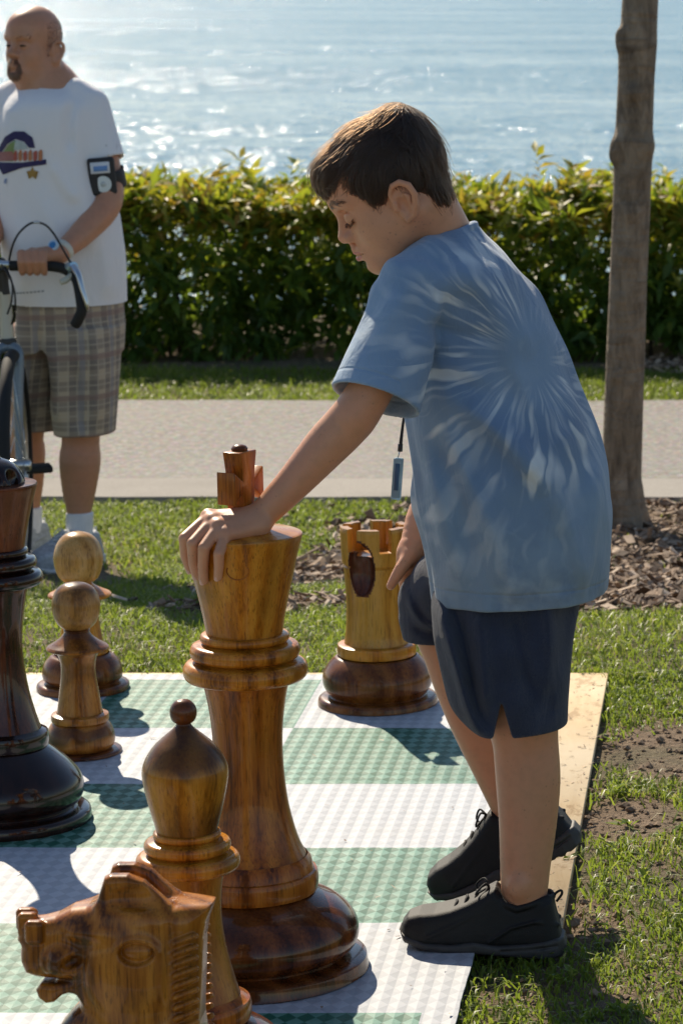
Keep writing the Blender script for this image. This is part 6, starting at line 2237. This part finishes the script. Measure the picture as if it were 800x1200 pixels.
WT = g(62, 290, -.27)
wt = thing("wristwatch", WT, "blue and white wristwatch on the bald man's wrist above the bicycle grip", "wristwatch")
wd = np.array(g(70, 297, -.26) - g(98, 272, -.17)); wd /= np.linalg.norm(wd)
rotw = Vector(wd).to_track_quat('Z', 'Y').to_euler()
wpos = np.array(g(74, 293, -.247))
V, F = lathe([(.030, -.010), (.0325, -.009), (.0325, .009), (.030, .010)], 40)
o = link("strap", mesh_np("strap", V, F), simple_mat("watch_strap", (.62, .6, .5), .5), wt, tuple(wpos - WT)); o.rotation_euler = rotw
me = lathe_mesh("case", [(0, .007), (.012, .007), (.0165, .005), (.0175, 0), (.016, -.003)], 32)
cw = link("case", me, simple_mat("watch_case", (.45, .6, .72), .25), wt, tuple(np.array(g(63, 288, -.285)) - WT)); cw.rotation_euler = (math.radians(62), math.radians(-30), 0)
link("dial", lathe_mesh("dial", [(0, .0004), (.0105, .0004), (.0105, 0)], 24), simple_mat("watch_dial", (.04, .2, .45), .2), cw, (0, 0, .0072))

# ================================================================== BICYCLE
BKO = np.array(px(0, 560, GY)); BKO[2] = float(terrain_z(BKO[0], GY))
bk = thing("bicycle", BKO, "city bicycle with black grips and silver brake lever, held at the left edge", "bicycle")
grip_m = simple_mat("black_grip_foam", (.012, .012, .012), .75, 200, .3)
steel = simple_mat("brushed_alloy", (.55, .58, .6), .3, Metallic=1.0)
frame_m = simple_mat("silver_blue_frame_paint", (.14, .19, .24), .3, Coat_Weight=.5)
cream_m = simple_mat("cream_head_tube_paint", (.5, .46, .36), .35, Coat_Weight=.4)
tyre_m = simple_mat("tyre_rubber", (.014, .014, .014), .8, 200, .3)
cable_m = simple_mat("cable_housing", (.01, .01, .011), .4)


def tpart(name, pts, rad, mat, parent=None, seg=12, sm_=6, org=None):
    V, Q, T = tube(pts, rad, seg, sm_)
    return link(name, mesh_np(name, V - BKO, [Q, T], True, sharp=60), mat, parent or bk)


hb = tpart("handlebar", [gb(-66, 322, .06), gb(-40, 312, .0), gb(-10, 309), gb(10, 310), gb(30, 311), gb(58, 312), gb(72, 315, .0)], .0115, steel)
tpart("grip", [gb(12, 311.5), gb(32, 311.5), gb(56, 311.5), gb(72, 314), gb(82, 319, -.01)], [.0155, .0158, .0158, .0158, .015], grip_m, hb)
tpart("grip", [gb(-20, 310), gb(-40, 312), gb(-62, 319, .03)], [.0155, .0158, .0158], grip_m, hb)
be = tpart("bar_end", [gb(84, 316, -.005), gb(91, 332, -.03), gb(95, 352, -.05), gb(96, 364, -.055), gb(91, 376, -.05), gb(88, 381, -.045)], [.0125, .0145, .0155, .016, .0165, .0155], grip_m)
bl = tpart("brake_lever", [gb(86, 313, -.03), gb(92, 322, -.055), gb(97, 340, -.07), gb(102, 356, -.075), (gb(103, 363, -.072))], [.0105, .009, .0075, .0065, .004], steel)
tpart("lever_clamp", [gb(80, 316), gb(84, 313, -.01), gb(87, 312, -.022)], [.017, .0175, .0135], simple_mat("pale_blue_alloy", (.4, .58, .68), .3, Metallic=.6), bl)
tpart("shift_lever", [gb(84, 322, -.02), gb(78, 328, -.035), gb(71, 331, -.045)], [.008, .010, .0085], simple_mat("cream_plastic", (.5, .49, .4), .4))
tpart("cable", [gb(11, 305, .0), gb(15, 288, -.02), gb(22, 274, -.03), gb(33, 263.5, -.03), gb(43, 260.5, -.03), gb(54, 264, -.03), gb(64, 275, -.03), gb(74, 292, -.03), gb(81, 304, -.02), gb(85, 311, -.015)], .0033, cable_m, None, 10)
tpart("cable_end", [gb(40, 260.8, -.03), gb(44, 260.4, -.03), gb(47, 261, -.03)], .0046, steel, None, 10, 3)
tpart("cable", [gb(2, 310, -.03), gb(10, 322, -.05), gb(17, 340, -.06), gb(18, 362, -.05), gb(14, 380, -.02)], .003, cable_m, None, 10)
tpart("cable", [gb(6, 312, -.03), gb(14, 330, -.05), gb(14, 352, -.06), gb(9, 368, -.05)], .003, cable_m, None, 10)
tpart("stem", [gb(0, 309, .0), gb(2, 312, .03), gb(4, 330, .03), gb(6, 345, .03)], [.02, .021, .0165, .0165], simple_mat("black_stem", (.015, .015, .016), .4))
tpart("head_tube", [gb(4, 342, .035), gb(7, 365, .03), gb(9, 398, .02)], [.021, .02, .021], cream_m)
tpart("headset", [gb(8.5, 396, .02), gb(9, 402, .02), gb(9.5, 407, .02)], [.026, .028, .025], simple_mat("black_cup", (.012, .012, .013), .35))
fk = thing("fork", (0, 0, 0)); fk.parent = bk
FH = gb(11, 560, -.06)
for s in (-1, 1):
    off = np.array([.034 * s - .006, .01 * s, 0])
    V, Q, T = tube([gb(9.5, 405, .01), gb(10.5, 414, .0) + off * .9, gb(10, 460, -.02) + off, gb(10.5, 520, -.045) + off, FH + off], [.017, .0165, .015, .012, .009], 14, 6)
    link("fork_blade", mesh_np("fork_blade", V - BKO, [Q, T]), frame_m, fk)


def wheel(C, ax, R, name="wheel"):
    ax = np.array(ax, float); ax /= np.linalg.norm(ax)
    u = np.cross(ax, (0, 0, 1)); u /= np.linalg.norm(u); v = np.cross(u, ax)
    a_ = np.linspace(0, 2 * np.pi, 73)
    V, Q, T = tube([C + R * (math.cos(t) * u + math.sin(t) * v) for t in a_], .019, 12, 0, False)
    ty = link(name, mesh_np("tyre", V - BKO, Q), tyre_m, bk)
    V, Q, T = tube([C + (R - .022) * (math.cos(t) * u + math.sin(t) * v) for t in a_], .0085, 10, 0, False)
    link("rim", mesh_np("rim", V - BKO, Q), steel, ty)
    ps = []
    for k in range(28):
        t = 2 * np.pi * k / 28
        ps.append(tube([C + ax * .028 * (1 if k % 2 else -1) + .02 * (math.cos(t + .6) * u + math.sin(t + .6) * v), C + (R - .025) * (math.cos(t) * u + math.sin(t) * v)], .0012, 5))
    V, F = merge(ps)
    sp_ = link("spokes", mesh_np("spokes", V - BKO, F), steel, ty)
    V, Q, T = tube([C - ax * .045, C - ax * .04, C + ax * .04, C + ax * .045], [.012, .018, .018, .012], 14)
    link("hub", mesh_np("hub", V - BKO, [Q, T]), steel, ty)
    return ty


# front wheel turned towards the viewer; the frame runs back behind the left edge of the picture
wheel_dir = np.array([.13, -.99, 0]); wheel_dir /= np.linalg.norm(wheel_dir)
wax = np.array([-wheel_dir[1], wheel_dir[0], 0])
FC = np.array(gb(17, 500, -.06)); FC[2] = float(terrain_z(FC[0], FC[1])) + .345
wheel(FC, wax, .325)
back = np.array([-.78, .62, 0.0]); back /= np.linalg.norm(back)
bax = np.array([-back[1], back[0], 0])
HT1, HT2 = gb(5, 350, .035), gb(8.5, 394, .022)
RC = FC + back * 1.04 + np.array([-.05, .05, 0]); RC[2] = float(terrain_z(RC[0], RC[1])) + .345
wheel(RC, bax, .325)
BB = FC + back * .60; BB[2] = FC[2] - .05
ST = BB + back * .16 + np.array([0, 0, .5])
fr = thing("frame", (0, 0, 0)); fr.parent = bk
for nm, pts, r_ in (("top_tube", [HT1, ST - np.array([0, 0, .03])], .016), ("down_tube", [HT2, BB], .019), ("seat_tube", [BB, ST], .016), ("chain_stay", [BB + bax * .04, RC + bax * .055], .009), ("chain_stay", [BB - bax * .04, RC - bax * .055], .009), ("seat_stay", [ST + bax * .03, RC + bax * .055], .0075), ("seat_stay", [ST - bax * .03, RC - bax * .055], .0075)):
    V, Q, T = tube(pts, r_, 14)
    link(nm, mesh_np(nm, V - BKO, [Q, T]), frame_m, fr)
tpart("seat_post", [ST, ST + np.array([0, 0, .17]) + back * .04], .0135, steel, None, 12, 0)
SD = SDF(); sc_ = ST + np.array([0, 0, .19]) + back * .05
SD.chain([sc_ - back * .15, sc_ - back * .02, sc_ + back * .09], [.02, .032, .05], .02); SD.ell(sc_ + back * .09, (.075, .075, .035), k=.03)
SD.plane(sc_ - np.array([0, 0, .022]), (0, 0, -1), .01)
link("saddle", SD.build("saddle", sc_ - .25, sc_ + .25, .006, origin=BKO), grip_m, bk)
V, Q, T = tube([BB - bax * .055, BB - bax * .05, BB + bax * .05, BB + bax * .055], [.02, .024, .024, .02], 16)
cr_ = link("crank", mesh_np("crank", V - BKO, [Q, T]), steel, bk)
PD = px(42, 549, GY + .12); PD = np.array(PD)
for s, e in ((-1, PD), (1, 2 * BB - PD)):
    a0 = BB + bax * .06 * s
    V, Q, T = tube([a0, e * .999 + (a0 - BB) * .6], [.012, .010], 10)
    link("crank_arm", mesh_np("crank_arm", V - BKO, [Q, T]), steel, cr_)
    me = bevel_mesh(mesh_np("pedal", *box((0, 0, 0), (.095, .075, .022), np.array(Matrix.Rotation(math.radians(20), 3, 'Z'))), False), .006, 2)
    link("pedal", me, grip_m, cr_, tuple(e - BKO))
